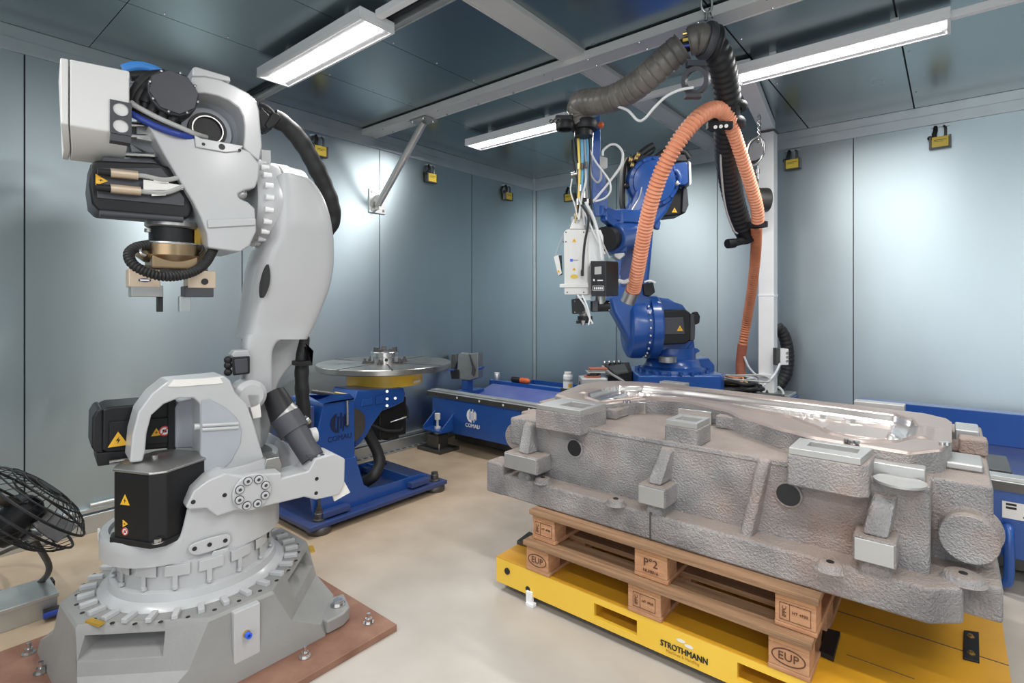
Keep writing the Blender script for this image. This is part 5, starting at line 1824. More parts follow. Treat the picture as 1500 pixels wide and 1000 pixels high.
MB().lathe([(0, 0), (.045, 0), (.045, .115), (.042, .118), (.042, .122), (0, .122)], c, n=28).build('body', 'white_ink', t)
MB().lathe([(0, .122), (.034, .122), (.034, .15), (0, .15)], c, n=20).build('lid', 'paper', t)
MB().lathe([(.0455, .065), (.0455, .085)], c, n=28, caps=False).build('print_band', 'grey_cable', t)
MB().lathe([(.0456, .012), (.0456, .045)], c, n=8, caps=False, a0=-.95, a1=-.15).build('orange_corner', 'warn', t)
MB().boxmm(c + V((-.05, -.05, .42 - c.z)), c + V((.05, .05, 0))).build('stand', 'steel_dark', t)
# ------------------------------------------------------------------ blue robot on the bed
BD = 4.55
bo = UD(985, 560, BD)
brob = thing('blue_robot', (bo.x, bo.y, .42), 'gloss blue robot arm carrying white processing head, at the back', 'robot')
BF = Frame((bo.x, bo.y, 0), PSI)          # local x is to the right, local y away


def B(pts, d):
    return [UD(px, py, d) for px, py in pts]


aw = BF.ey                                 # away from the viewer
rt = BF.ex
# base
z0 = .42
b = MB().prism([BF.P(x, y, z0) for x, y in ((-.36, -.28), (.30, -.30), (.36, -.22), (.36, .30), (-.30, .32), (-.36, .25))], (0, 0, .47))
b.build('base', 'blue', brob, bevel=.02, seg=3)
MB().prism(B([(1010, 526), (1038, 524), (1047, 535), (1047, 566), (1010, 566)], BD + .05), aw * .2).build('base_box', 'blue', brob, bevel=.01)
for i in range(20):
    a_ = 2 * PI * i / 20
    p = bo + V((math.cos(a_) * .30, math.sin(a_) * .30, 0))
    p.z = .888
    MB().cyl(p, p + V((0, 0, .025)), .016, n=8).build('base_bolt', 'blue', brob)
bz = lambda py: UD(985, py, BD).z
MB().lathe([(.275, .885), (.27, .915), (.235, .935), (.215, .985), (.19, 1.0), (.19, 1.09), (0, 1.09)], V((bo.x, bo.y, 0)), n=48).build('slewing_column', 'blue', brob)
MB().cyl(UD(978, 522, BD - .28), UD(978, 530, BD - .28), .07, n=20).build('grey_window', 'steel_dull', brob)
MB().prism(B([(1000, 512), (1022, 510), (1026, 514), (1012, 522), (1000, 522)], BD - .1), aw * .2).build('turret_lug', 'blue', brob, bevel=.006)
# turret with the quarter dome
MB().prism(B([(934, 522), (928, 500), (945, 440), (958, 434), (980, 437), (1000, 448), (1011, 460), (1018, 500), (1020, 514), (1000, 520), (960, 524), (955, 527)], BD - .02), aw * .30).build('turret', 'blue', brob, bevel=.03, seg=3)
MB().prism(B([(957, 436), (962, 434), (1000, 446), (1012, 462), (1016, 500), (1006, 512), (958, 514)], BD - .16), aw * .16).build('turret_flank', 'blue', brob, bevel=.012, seg=3)
# horizontal shoulder drum, its bolts
hc = UD(925, 478, BD - .14)
k_ = .257
MB().lathe([(.22, -.05), (.255, -.03), (.262, .0), (.262, .07), (.235, .075), (.235, .12), (.262, .125), (.262, .19), (.24, .21), (0, .21)], hc, rt, 48).build('shoulder_drum', 'blue', brob)
for i in range(26):
    a_ = 2 * PI * i / 26
    p = hc + aw * math.cos(a_) * .245 + V((0, 0, math.sin(a_) * .245)) + rt * .095
    MB().cyl(p, p - (hc + rt * .095 - p).normalized() * .012, .007, n=8).build('drum_bolt', 'white_ink', brob)
# shoulder motor facing us
MB().prism(B([(958, 455), (1004, 453), (1012, 458), (1012, 498), (1004, 504), (958, 506)], BD - .30), aw * .20).build('shoulder_motor', 'black_motor', brob, bevel=.014, seg=3)
MB().prism(B([(963, 466), (1001, 464), (1003, 489), (963, 490)], BD - .308), aw * .01).build('motor_panel', 'dark_grey', brob, bevel=.003)
MB().prism(B([(1011, 459), (1017, 460), (1019, 478), (1018, 498), (1011, 500)], BD - .27), aw * .16).build('motor_cap', 'dark_grey', brob, bevel=.008)
MB().prism(B([(1016, 458), (1022, 456), (1026, 463), (1025, 473), (1018, 476)], BD - .27), aw * .06).build('motor_plug', 'black_plastic', brob, bevel=.008)
warn_sign(UD(996, 481, BD - .3085), rt, (0, 0, 1), .045, brob)
MB().tube(B([(963, 450), (965, 444), (966, 442)], BD - .3), .015, 8).build('lifting_eye', 'white_ink', brob)
for py in (459, 499):
    MB().sphere(UD(962, py, BD - .31), .016, 10).build('flange_screw', 'steel', brob)
# lower arm reaching up and forward
MB().prism(B([(893, 436), (905, 414), (907, 380), (925, 332), (952, 322), (958, 340), (955, 376), (952, 408), (950, 430), (956, 440), (950, 470), (938, 505), (926, 510), (918, 492), (906, 470), (899, 458)], BD - .32), aw * .22).build('lower_arm', 'blue', brob, bevel=.03, seg=4)
MB().prism(B([(908, 400), (926, 340), (944, 335), (936, 376), (928, 414), (912, 420)], BD - .325), aw * .02).build('arm_panel', 'blue_dusty', brob, bevel=.004)
MB().prism(B([(942, 416), (957, 413), (960, 428), (952, 434), (944, 432)], BD - .36), aw * .08).build('sensor', 'black_plastic', brob, bevel=.006)
MB().tube(B([(944, 413), (952, 411), (960, 414)], BD - .38), .008, 8).build('sensor_guard', 'white_ink', brob)
# elbow disc and the forearm root
ec = UD(958, 266, BD - .45)
nd = (O0 - ec).normalized()
nd = (nd - V((0, 0, nd.z * .6)) + rt * .25).normalized()
MB().lathe([(.185, -.16), (.20, -.12), (.20, -.02), (.19, .0), (.165, .004), (.160, .02), (.10, .03), (0, .03)], ec, nd, 44).build('elbow_disc', 'blue', brob, angle=30)
u_, w_, _ = basis(nd)
for i in range(14):
    a_ = 2 * PI * i / 14
    p = ec + (u_ * math.cos(a_) + w_ * math.sin(a_)) * .178
    MB().cyl(p, p + nd * .012, .013, n=6).build('disc_bolt', 'blue', brob)
MB().prism(B([(928, 244), (950, 232), (985, 236), (990, 250), (988, 290), (978, 310), (958, 334), (948, 350), (915, 345), (908, 330), (918, 312), (928, 290)], BD - .40), aw * .22).build('elbow_body', 'blue', brob, bevel=.03, seg=3)
MB().prism(B([(930, 282), (940, 268), (946, 290), (938, 312), (924, 334), (912, 334), (918, 314)], BD - .47), aw * .05).build('elbow_web', 'blue', brob, bevel=.01)
MB().prism(B([(985, 240), (1005, 236), (1011, 244), (1012, 266), (1004, 271), (988, 270)], BD - .42), aw * .22).build('elbow_box', 'blue', brob, bevel=.01)
MB().prism(B([(1009, 236), (1012, 238), (1013, 268), (1010, 272)], BD - .43), aw * .2).build('box_edge', 'white_ink', brob)
MB().tube(B([(986, 250), (992, 252), (996, 262), (993, 270)], BD - .46), .02, 10).build('cable_bend', 'blue', brob)
MB().cyl(UD(990, 267, BD - .46), UD(994, 270, BD - .46), .02, n=12).build('cable_gland', 'galv_plain', brob)
MB().prism(B([(964, 284), (984, 274), (1004, 276), (1007, 284), (1006, 306), (1000, 314), (972, 317), (962, 316)], BD - .34), aw * .22).build('elbow_motor', 'black_motor', brob, bevel=.012, seg=3)
MB().prism(B([(1001, 274), (1007, 276), (1009, 300), (1004, 312), (999, 310)], BD - .36), aw * .2).build('motor_cap', 'dark_grey', brob, bevel=.006)
warn_sign(UD(988, 308, BD - .3455), rt, (0, 0, 1), .040, brob)
MB().prism(B([(956, 320), (964, 316), (968, 326), (966, 336), (960, 334)], BD - .36), aw * .06).build('clip', 'blue', brob, bevel=.006)
MB().tube(B([(940, 274), (936, 290), (926, 308)], BD - .50), .006, 8).build('edge_highlight', 'galv_plain', brob)  # pale tube put in as the highlight along the elbow edge
# plugs and cables on top of the elbow
for k, pts in enumerate(([(920, 240), (935, 228), (948, 218), (957, 213)], [(925, 244), (938, 232), (952, 222), (956, 216)], [(965, 234), (980, 224), (1000, 222), (1010, 232)], [(955, 236), (975, 222), (992, 220), (1004, 236)])):
    MB().tube(B(pts, BD - .35 + .04 * k), .028, 10).build('cable', 'rubber', brob)
MB().prism(B([(930, 236), (940, 226), (955, 228), (957, 238), (935, 242)], BD - .38), aw * .12).build('plug_block', 'black_plastic', brob, bevel=.006)
MB().prism(B([(962, 236), (966, 224), (1004, 226), (1008, 236)], BD - .30), aw * .12).build('plug_block', 'black_plastic', brob, bevel=.006)
for px, py in ((922, 233), (930, 231), (924, 241), (933, 226)):
    MB().cyl(UD(px, py, BD - .45), UD(px + 4, py + 1, BD - .45), .020, n=12).build('brass_fitting', 'brass', brob)
MB().prism(B([(919, 238), (929, 240), (927, 266), (920, 266)], BD - .36), aw * .1).build('valve_block', 'black_plastic', brob, bevel=.004)
for k in range(3):
    MB().tube(B([(921 - k, 232), (915 - k * 1.5, 244), (913 - k * 1.5, 270), (913 - k * 1.5, 300), (916, 312)], BD - .40 + .03 * k), .016, 8).build('cable', 'rubber', brob)
MB().sphere(UD(919, 272, BD - .42), .026, 12).build('cable_knob', 'black_plastic', brob)
# forearm: bracket frame to the wrist, tall bracket that carries the dress pack
HD = 3.50
for pa, pb, da, db in (((878, 308), (908, 318), 3.62, 3.95), ((884, 316), (905, 334), 3.65, 3.95)):
    MB().bar(UD(*pa, da), UD(*pb, db), .05, .07).build('bracket_strut', 'blue', brob, bevel=.008)
MB().bar(UD(905, 316, 3.93), UD(935, 318, 4.1), .08, .10).build('bracket_arm', 'blue', brob, bevel=.01)
MB().bar(UD(906, 312, 3.93), UD(906, 338, 3.93), .06, .07, rt).build('bracket_post', 'blue', brob, bevel=.008)
MB().prism(B([(870, 172), (879, 168), (880, 210), (879, 250), (886, 300), (885, 316), (872, 316), (868, 290), (868, 230)], 3.62), aw * .05).build('upright_plate', 'blue', brob, bevel=.004)
MB().prism(B([(879, 240), (884, 246), (890, 282), (890, 306), (886, 306), (882, 280)], 3.63), aw * .05).build('upright_web', 'blue', brob, bevel=.003)
MB().sphere(UD(880, 183, 3.62), .022, 14).build('orange_knob', 'orange_paint', brob)
wc = UD(900, 348, 3.95)
MB().cyl(UD(886, 350, 3.75), UD(918, 345, 4.05), .088, n=28).build('wrist', 'black_plastic', brob)
MB().cyl(UD(896, 349, 3.82), UD(932, 342, 4.2), .105, n=28).build('wrist_sleeve', 'blue', brob, bevel=.008)
MB().prism(B([(898, 360), (914, 366), (916, 374), (908, 381), (900, 376)], 3.85), aw * .1).build('wrist_lug', 'galv_plain', brob, bevel=.008)
MB().prism(B([(893, 362), (920, 356), (918, 370), (896, 372)], 3.84), aw * .15).build('wrist_body', 'blue', brob, bevel=.015)

# white processing head, held by the wrist
d0 = HD
MB().loft([B([(825, 340), (829, 336), (857, 336), (860, 340), (861, 432), (826, 432)], d0), B([(846, 340), (850, 336), (876, 336), (882, 342), (886, 384), (882, 432), (848, 432)][:1] + [(850, 336), (878, 336), (884, 346), (886, 426), (848, 426)], d0 + .16)]).build('head_housing', 'off_white', brob, bevel=.008)
MB().prism(B([(860, 340), (880, 336), (884, 346), (886, 384), (866, 384), (861, 400)], d0 + .012), aw * .10).build('housing_side', 'galv_plain', brob, bevel=.004)
MB().prism(B([(820, 416), (862, 414), (862, 421), (820, 421)], d0 - .012), aw * .03).build('housing_ledge', 'off_white', brob, bevel=.004)
MB().prism(B([(834, 336), (840, 320), (856, 318), (858, 336)], d0 + .02), aw * .10).build('head_neck', 'steel_dull', brob, bevel=.006)
MB().cyl(UD(847, 332, d0 + .07), UD(847, 318, d0 + .07), .050, n=22).build('neck_collar', 'steel', brob)
MB().cyl(UD(848, 322, d0 + .06), UD(848, 313, d0 + .06), .034, n=20).build('neck_ring', 'tan_block', brob)
# prints on the housing
sg = warn_sign(UD(841, 352, d0 - .0015), rt, (0, 0, 1), .026, brob)
MB().box(UD(837, 381, d0 - .001), rt * .009, V((0, 0, .009)), aw * .001).build('blue_mark', 'blue_plastic', brob)
MB().box(UD(843, 381, d0 - .001), rt * .016, V((0, 0, .004)), aw * .001).build('mark_print', 'grey_cable', brob)
warn_sign(UD(841, 394, d0 - .0015), rt, (0, 0, 1), .022, brob)
q = UD(841, 405, d0 - .001)
MB().prism([q + rt * .026 * math.cos(t * PI / 10) + V((0, 0, .014 * math.sin(t * PI / 10))) for t in range(20)], aw * -.001).build('yellow_oval', 'yellow_lock', brob)
b = MB()
for px, py in ((825, 354), (829, 354), (855, 340), (829, 340), (831, 428), (855, 428)):
    b.cyl(UD(px, py, d0), UD(px, py, d0 - .003), .005, n=8)
tag(b.build('housing_screws', 'steel_dark', brob), kind='stuff')
# white flap on the left, black control box on the right
MB().prism(B([(811, 376), (818, 373), (823, 400), (818, 404)], d0 - .02), aw * .012).build('flap', 'off_white', brob, bevel=.002)
MB().prism(B([(818, 374), (823, 374), (824, 402), (818, 404)], d0 + .0), aw * .03).build('flap_hinge', 'black_plastic', brob)
warn_sign(UD(818, 397, d0 - .0215), rt, (0, 0, 1), .02, brob)
MB().tube(B([(824, 345), (818, 360), (814, 374)], d0), .003, 6).build('wire', 'grey_cable', brob)
bx = B([(865, 382), (888, 382), (888, 434), (866, 434)], d0 - .10)
MB().loft([bx, B([(888, 382), (905, 383), (905, 433), (888, 433)], d0 + .06)]).build('control_box', 'dark_grey', brob, bevel=.003)
MB().hull(bx + B([(889, 382), (906, 384), (906, 433), (889, 434)], d0 + .03)).build('control_side', 'black_plastic', brob, bevel=.003)
MB().prism(B([(871, 391), (881, 390), (881, 401), (871, 402)], d0 - .102), aw * .002).build('box_window', 'grey_cable', brob)
MB().box(UD(870, 410, d0 - .102), rt * .005, V((0, 0, .006)), aw * .001).build('box_mark', 'white_ink', brob)
MB().box(UD(879, 410.5, d0 - .102), rt * .018, V((0, 0, .003)), aw * .001).build('box_print', 'white_ink', brob)
b = MB()
q = UD(876.5, 422, d0 - .102)
for (x0_, x1_, z0_, z1_) in ((-.036, .036, .013, .015), (-.036, .036, -.015, -.013), (-.036, -.034, -.015, .015), (.034, .036, -.015, .015)):
    b.box(q + rt * (x0_ + x1_) / 2 + V((0, 0, (z0_ + z1_) / 2)), rt * (x1_ - x0_) / 2, V((0, 0, (z1_ - z0_) / 2)), aw * .001)
for k in range(5):
    b.box(q + rt * (-.024 + k * .012), rt * .0035, V((0, 0, .007)), aw * .001)
b.build('box_label', 'white_ink', brob)
# underside: nozzle blocks and tip
MB().prism(B([(839, 438), (856, 436), (857, 459), (840, 460)], d0), aw * .09).build('nozzle_block', 'black_plastic', brob, bevel=.004)
MB().prism(B([(846, 432), (866, 431), (866, 440), (846, 441)], d0 + .02), aw * .08).build('nozzle_plate', 'galv_plain', brob, bevel=.003)
MB().cyl(UD(866, 449, d0 + .04), UD(893, 448, d0 + .04), .036, n=20).build('side_drive', 'black_plastic', brob, bevel=.004)
MB().cyl(UD(880, 445, d0 + .04), UD(880, 432, d0 + .04), .034, n=18).build('drive_neck', 'steel_dull', brob)
MB().prism(B([(868, 441), (876, 440), (876, 456), (868, 456)], d0 - .01), aw * .1).build('drive_plate', 'dark_grey', brob, bevel=.003)
MB().cyl(UD(856, 456, d0 + .04), UD(856, 465, d0 + .04), .040, .030, n=20).build('nozzle', 'steel_dull', brob)
b = MB().cyl(UD(857, 463, d0 + .04), UD(857, 469, d0 + .04), .050, n=20)
b.build('nozzle_ring', 'black_plastic', brob)
MB().cyl(UD(854, 468, d0 + .04), UD(854, 476, d0 + .04), .022, .014, n=16).build('tip', 'steel', brob)
MB().prism(B([(845, 470), (868, 468), (868, 473), (845, 474)], d0 + .03), aw * .05).build('air_knife', 'black_plastic', brob, bevel=.002)
for px, py in ((842, 441), (842, 457), (854, 439), (854, 457), (892, 443), (892, 454)):
    MB().sphere(UD(px, py, d0 - .002), .005, 8).build('block_screw', 'steel', brob)

# bundle of media lines from the clamp down to the head
lines = [((838, 205), (839, 232), (845, 262), (850, 300), 'rubber', .006), ((842, 203), (845, 230), (848, 262), (846, 312), 'rubber', .007), ((847, 202), (848, 226), (849, 246), (848, 290), 'yellow_hose', .008),
         ((852, 202), (853, 226), (853, 248), (852, 300), 'sky_hose', .009), ((859, 202), (861, 222), (860, 244), (856, 300), 'sky_hose', .010), ((863, 202), (864, 226), (864, 262), (868, 330), 'rubber', .006),
         ((856, 205), (858, 240), (859, 268), (862, 340), 'grey_cable', .006), ((845, 230), (848, 258), (852, 286), (856, 330), 'white_cable', .007), ((858, 246), (858, 266), (852, 290), (848, 322), 'white_cable', .008),
         ((850, 250), (849, 270), (846, 290), (843, 325), 'brass', .005), ((853, 252), (856, 272), (862, 300), (870, 345), 'rubber', .006), ((848, 290), (856, 310), (872, 345), (886, 372), 'white_cable', .006),
         ((856, 296), (866, 316), (880, 350), (893, 378), 'grey_cable', .006), ((838, 262), (836, 280), (842, 300), (846, 318), 'white_cable', .005), ((852, 300), (862, 320), (856, 360), (853, 404), 'rubber', .008), ((858, 296), (870, 320), (878, 350), (882, 380), 'white_cable', .009),
         ((846, 432), (856, 446), (862, 462), (868, 474), 'white_cable', .006), ((853, 432), (860, 448), (864, 464), (862, 476), 'white_cable', .005)]
for i, (p1_, p2_, p3_, p4_, m_, r_) in enumerate(lines):
    dd = d0 + .03 * math.sin(i * 2.1) - (.04 if i >= 11 else 0) - (.06 if i >= 14 else 0)
    MB().tube([UD(*p1_, dd + .03), UD(*p2_, dd), UD(*p3_, dd), UD(*p4_, dd)], r_, 8).build('media_line', m_, brob)
for px, py, m_ in ((853, 404, 'rubber'), (853, 248, 'steel_dark'), (859, 246, 'steel_dark'), (848, 248, 'brass'), (846, 300, 'steel'), (856, 290, 'steel'), (850, 280, 'steel'), (861, 300, 'steel')):
    p = UD(px, py, d0 - .03)
    MB().cyl(p, p + V((0, 0, .04)), .010, n=10).build('line_fitting', m_, brob)
MB().prism(B([(853, 290), (868, 290), (869, 298), (853, 298)], d0 - .02), aw * .06).build('line_tie', 'black_plastic', brob, bevel=.004)
MB().cyl(UD(836, 256, d0), UD(845, 254, d0), .014, n=12).build('silver_end', 'steel', brob)
# grey signal cable with its little box and the big free loops
MB().prism(B([(879, 228), (890, 231), (890, 246), (884, 248), (879, 244)], 3.58), aw * .03).build('sensor_box', 'grey_cable', brob, bevel=.004)
MB().tube(B([(883, 228), (884, 220), (894, 212), (904, 213), (912, 224), (910, 242), (896, 262), (880, 282), (868, 296)], 3.5), .008, 10).build('signal_cable', 'white_cable', brob)
MB().tube(B([(864, 220), (872, 236), (884, 252), (893, 266), (894, 280), (886, 290), (872, 295)], 3.48), .0065, 10).build('signal_cable', 'white_cable', brob)
MB().tube(B([(864, 240), (866, 256), (874, 267), (880, 262), (880, 248)], 3.5), .007, 10).build('signal_cable', 'grey_cable', brob)

# ------------------------------------------------------------------ dress pack: black corrugated hose, clamp rings, orange hose
dp = thing('dress_pack_hose', UD(960, 110, 3.1), 'thick black corrugated hose arching from the white head over to the column', 'hose')
hp1 = [UD(852, 186, 3.46), UD(849, 168, 3.46), UD(851, 152, 3.42), UD(866, 149, 3.36), UD(892, 146, 3.26), UD(922, 132, 3.16), UD(950, 111, 3.06), UD(978, 86, 2.99), UD(1000, 68, 2.95)]
MB().tube(hp1, .080, 22, sub=24, step=.0055, rf=lambda a, t: 1.0 - .085 * (1 if (a % .046) < .0075 else 0) + .03 * (1 - ((a % .046) / .046)), caps=True).build('hose', 'hose_dark', dp, angle=60)
hp2 = [UD(1009, 62, 2.94), UD(1024, 57, 2.92), UD(1040, 62, 2.92)]
MB().tube(hp2, .080, 22, sub=16, step=.0055, rf=lambda a, t: 1.0 - .085 * (1 if (a % .046) < .0075 else 0), caps=True).build('hose', 'hose_dark', dp, angle=60)
hp3 = [UD(1040, 60, 2.95), UD(1054, 86, 3.0), UD(1062, 118, 3.1), UD(1066, 150, 3.2), UD(1064, 180, 3.32), UD(1064, 220, 3.5), UD(1069, 262, 3.7), UD(1077, 300, 3.85), UD(1088, 335, 3.98)]
MB().tube(hp3, .078, 20, sub=20, step=.006, rf=lambda a, t: (1.0 - .07 * (.5 + .5 * math.cos(a / .040 * 2 * PI))) * (1 - .06 * t)).build('hose', 'rubber', dp, angle=60)
b = MB()
b.tube([UD(996, 70, 2.95), UD(1012, 62, 2.94)], .04, 10, sub=1)
b.build('cable_bundle', 'rubber', dp)
for k, m_ in enumerate(('brass', 'yellow_hose', 'blue_cable')):
    MB().tube([UD(1000, 50 + 9 * k, 2.90), UD(1010, 48 + 9 * k, 2.89)], .009, 8, sub=1).build('inner_line', m_, dp)


def collar(c, ax, r0, r1, h, name, parent, m='black_plastic'):
    c, ax = V(c), V(ax).normalized()
    b = MB()
    b.lathe([(r0, -h / 2), (r1 * .94, -h / 2), (r1, -h / 4), (r1, h / 4), (r1 * .94, h / 2), (r0, h / 2), (r0, -h / 2)], c, ax, 36, caps=False)
    return b.build(name, m, parent)


ax = (UD(1030, 62, 2.92) - UD(1009, 62, 2.94))
collar(UD(1036, 60, 2.92), (ax + aw * .03), .078, .100, .045, 'clamp_ring', dp, 'dark_grey')
collar(UD(1045, 64, 2.93), (ax + aw * .03), .078, .098, .03, 'clamp_ring', dp, 'black_plastic')
# the empty clamp hanging under it
e_ = UD(1019, 118, 2.90)
collar(e_, ray(1019, 118) + rt * .35, .050, .076, .05, 'empty_clamp', dp, 'dark_grey')
MB().box(UD(1019, 94, 2.9), rt * .05, aw * .02, V((0, 0, .016))).build('clamp_lug', 'dark_grey', dp, bevel=.004)
MB().box(UD(1015, 141, 2.9), rt * .045, aw * .02, V((0, 0, .012))).build('clamp_lug', 'dark_grey', dp, bevel=.004)
# lower clamp rings round the falling hose
collar(UD(1067, 158, 3.25), V((0.05, 0, 1)), .076, .108, .035, 'clamp_ring', dp)
collar(UD(1064, 182, 3.32), V((0, 0, 1)) + rt * .1, .076, .112, .045, 'clamp_ring', dp)
MB().box(UD(1054, 184, 3.2), rt * .075, aw * .02, V((0, 0, .022))).build('clamp_bar', 'black_plastic', dp, bevel=.004)
for px in (1048, 1056, 1064):
    MB().cyl(UD(px, 186 - (px - 1048) * .1, 3.18), UD(px, 186 - (px - 1048) * .1, 3.17), .011, n=12).build('clamp_bolt', 'white_ink', dp)
# head side clamp with three dark bores
collar(UD(856, 184, 3.46), V((0, 0, 1)), .055, .088, .060, 'clamp_ring', dp)
MB().lathe([(.060, 0), (.060, .055), (.075, .06), (.0, .06)], UD(855, 200, 3.46), (0, 0, 1), 24).build('line_gate', 'black_plastic', dp)
collar(UD(828, 184, 3.42), V((0, 0, 1)), .040, .062, .05, 'side_clamp', dp)
MB().box(UD(826, 175, 3.40), rt * .055, aw * .03, V((0, 0, .022))).build('clamp_bar', 'black_plastic', dp, bevel=.008)
for px in (808, 814, 819):
    MB().ring(UD(px, 178 - (px - 808) * .15, 3.35), aw * -1 - rt * .4, .008, .013, .012, 14).build('bore', 'steel_dark', dp)
for px in (833, 838):
    MB().sphere(UD(px, 168, 3.4), .010, 8).build('clamp_screw', 'steel', dp)
# foot clamp of the falling hose with its lever
MB().cyl(UD(1088, 332, 3.98), UD(1096, 352, 4.02), .075, .06, n=24).build('end_clamp', 'black_plastic', dp)
MB().tube([UD(1098, 350, 4.0), UD(1082, 354, 3.95), UD(1072, 356, 3.92)], .030, 10).build('clamp_lever', 'black_plastic', dp)
MB().cyl(UD(1065, 357, 3.9), UD(1076, 356, 3.92), .035, n=14).build('lever_grip', 'black_plastic', dp, bevel=.004)
MB().tube([UD(1058, 200, 3.42), UD(1056, 240, 3.5), UD(1062, 300, 3.7), UD(1074, 336, 3.85), UD(1080, 342, 3.9)], .007, 8).build('guide_wire', 'grey_cable', dp)
# hanger hook and shackle above the collar
hk = thing('hanging_hook', UD(1035, 8, 2.93), 'bright steel snap hook holding up the black hose from the beam', 'hook')
q = [UD(1030, 0, 2.92), UD(1027, 6, 2.92), UD(1030, 15, 2.92), UD(1035, 18, 2.92), UD(1041, 15, 2.92), UD(1043, 6, 2.92), UD(1041, -6, 2.92), UD(1035, -10, 2.92), UD(1030, -6, 2.92)]
MB().tube(q, .007, 10, closed=True).build('snap_link', 'steel', hk)
MB().tube([UD(1035, 16, 2.92), UD(1035, 22, 2.92), UD(1034, 30, 2.92)], .010, 10, sub=2).build('eye', 'steel_dull', hk)
MB().tube([UD(1039, 12, 2.93), UD(1041, 20, 2.93), UD(1044, 27, 2.93)], .004, 6, sub=2).build('gate', 'steel_dark', hk)
MB().cyl(UD(1035, -9, 2.92), UD(1035, -18, 2.92), .008, n=10).build('beam_bolt', 'steel', hk)

# orange hose
oh = thing('orange_hose', UD(1060, 160, 3.1), 'orange corrugated suction hose looping over the clamp beside the black hose', 'hose')
cor = lambda a, t: 1.0 - .22 * (.5 + .5 * math.cos(a / .024 * 2 * PI)) ** 1.5
MB().tube([UD(928, 425, 3.75), UD(934, 396, 3.6), UD(942, 350, 3.45), UD(953, 300, 3.3), UD(970, 250, 3.18), UD(992, 210, 3.1), UD(1015, 180, 3.08), UD(1035, 164, 3.1), UD(1050, 160, 3.14), UD(1062, 166, 3.2), UD(1068, 178, 3.24)], .050, 16, sub=40, step=.003, rf=cor).build('hose', 'hose_orange', oh, angle=60)
MB().tube([UD(1068, 178, 3.24), UD(1078, 204, 3.32), UD(1090, 240, 3.42), UD(1101, 275, 3.53), UD(1109, 305, 3.63), UD(1110, 324, 3.70)], .043, 16, sub=40, step=.003, rf=cor).build('hose', 'hose_orange', oh, angle=60)
MB().tube([UD(1108, 332, 3.86), UD(1107, 370, 4.15), UD(1102, 420, 4.42), UD(1094, 470, 4.68), UD(1088, 505, 4.72)], .040, 14, sub=40, step=.0045, rf=cor).build('hose', 'hose_orange_dark', oh, angle=60)
MB().tube([UD(1088, 503, 4.72), UD(1085, 530, 4.75), UD(1085, 550, 4.75)], .042, 14, sub=20, step=.006, rf=lambda a, t: 1 - .05 * (.5 + .5 * math.cos(a / .02 * 2 * PI))).build('hose_sleeve', 'hose_rust', oh)
MB().tube([UD(929, 418, 3.76), UD(926, 428, 3.78)], .053, 16, sub=1).build('hose_sleeve', 'hose_rust', oh)
MB().tube([UD(927, 424, 3.79), UD(919, 443, 3.82)], .052, 16, sub=1).build('hose_end', 'steel_dull', oh)
MB().lathe([(.047, -.022), (.07, -.018), (.07, .018), (.047, .022)], UD(1109, 329, 3.78), (0, 0, 1), 24, caps=False).build('hose_clamp', 'black_plastic', oh)
MB().tube([UD(906, 411, 3.7), UD(914, 413, 3.68), UD(922, 410, 3.66)], .014, 8).build('hose_strap', 'white_cable', oh)
# thin white air line swinging between the hose and the empty clamp
al = MB().tube([UD(905, 156, 3.2), UD(920, 162, 3.12), UD(934, 176, 3.05), UD(944, 174, 3.0), UD(958, 158, 2.96), UD(975, 142, 2.93), UD(995, 132, 2.9), UD(1016, 128, 2.88)], .008, 10).build('air_line', 'white_cable')
tag(al, 'thin white air line sagging under the black hose', 'air line')

# ------------------------------------------------------------------ around the column
bal = thing('spring_balancer', UD(1103, 222, 4.2), 'steel spring balancer with round drum hanging by a chain near the column', 'balancer')
q = UD(1104, 224, 4.3)
MB().cyl(q - aw * .04 - rt * .02, q + aw * .04 + rt * .02, .075, n=28).build('drum', 'dark_grey', bal, bevel=.004)
MB().tube(B([(1094, 236), (1096, 214), (1104, 204), (1114, 202), (1117, 214), (1115, 232), (1104, 242)], 4.24), .009, 8, closed=True).build('frame_bow', 'steel_dull', bal)
MB().tube(B([(1098, 240), (1100, 218), (1108, 206), (1118, 206), (1119, 224), (1110, 238)], 4.36), .009, 8, closed=True).build('frame_bow', 'steel_dull', bal)
for k in range(5):
    py = 168 + k * 7
    MB().tube(B([(1112 - 1.5 * (k % 2), py), (1110, py + 5), (1112 + 1.5 * (k % 2), py + 9), (1114, py + 5)], 4.3), .005, 6, closed=True).build('chain_link', 'steel', bal)
MB().tube(B([(1110, 242), (1110, 262)], 4.3), .006, 6, sub=1).build('pull_wire', 'steel', bal)
MB().cyl(UD(1110, 248, 4.3), UD(1110, 254, 4.3), .014, n=10).build('wire_ferrule', 'steel_dull', bal)

t = thing('cable_roller', UD(1116, 292, 4.75), 'dark round cable roller fixed behind the pale column', 'roller')
q = UD(1115, 293, 4.6)
MB().cyl(q - rt * .05, q + rt * .055, .105, n=28).build('wheel', 'steel_dark', t, bevel=.01)
MB().cyl(q - rt * .07, q - rt * .05, .05, n=20).build('hub', 'tan_block', t)
t = thing('junction_clamp', UD(1140, 524, 4.7), 'white three hole cable clamp box on the side of the column', 'clamp box')
q = UD(1146, 522, 4.66)
MB().box(q, rt * .035, aw * .04, V((0, 0, .07))).build('body', 'off_white', t, bevel=.004)
MB().box(q - rt * .05, rt * .018, aw * .03, V((0, 0, .075))).build('bracket', 'steel_dark', t, bevel=.003)
for k in (-1, 0, 1):
    MB().cyl(q + rt * .022 - aw * .04 + V((0, 0, k * .035)), q + rt * .022 - aw * .046 + V((0, 0, k * .035)), .011, n=12).build('hole', 'steel_dull', t)
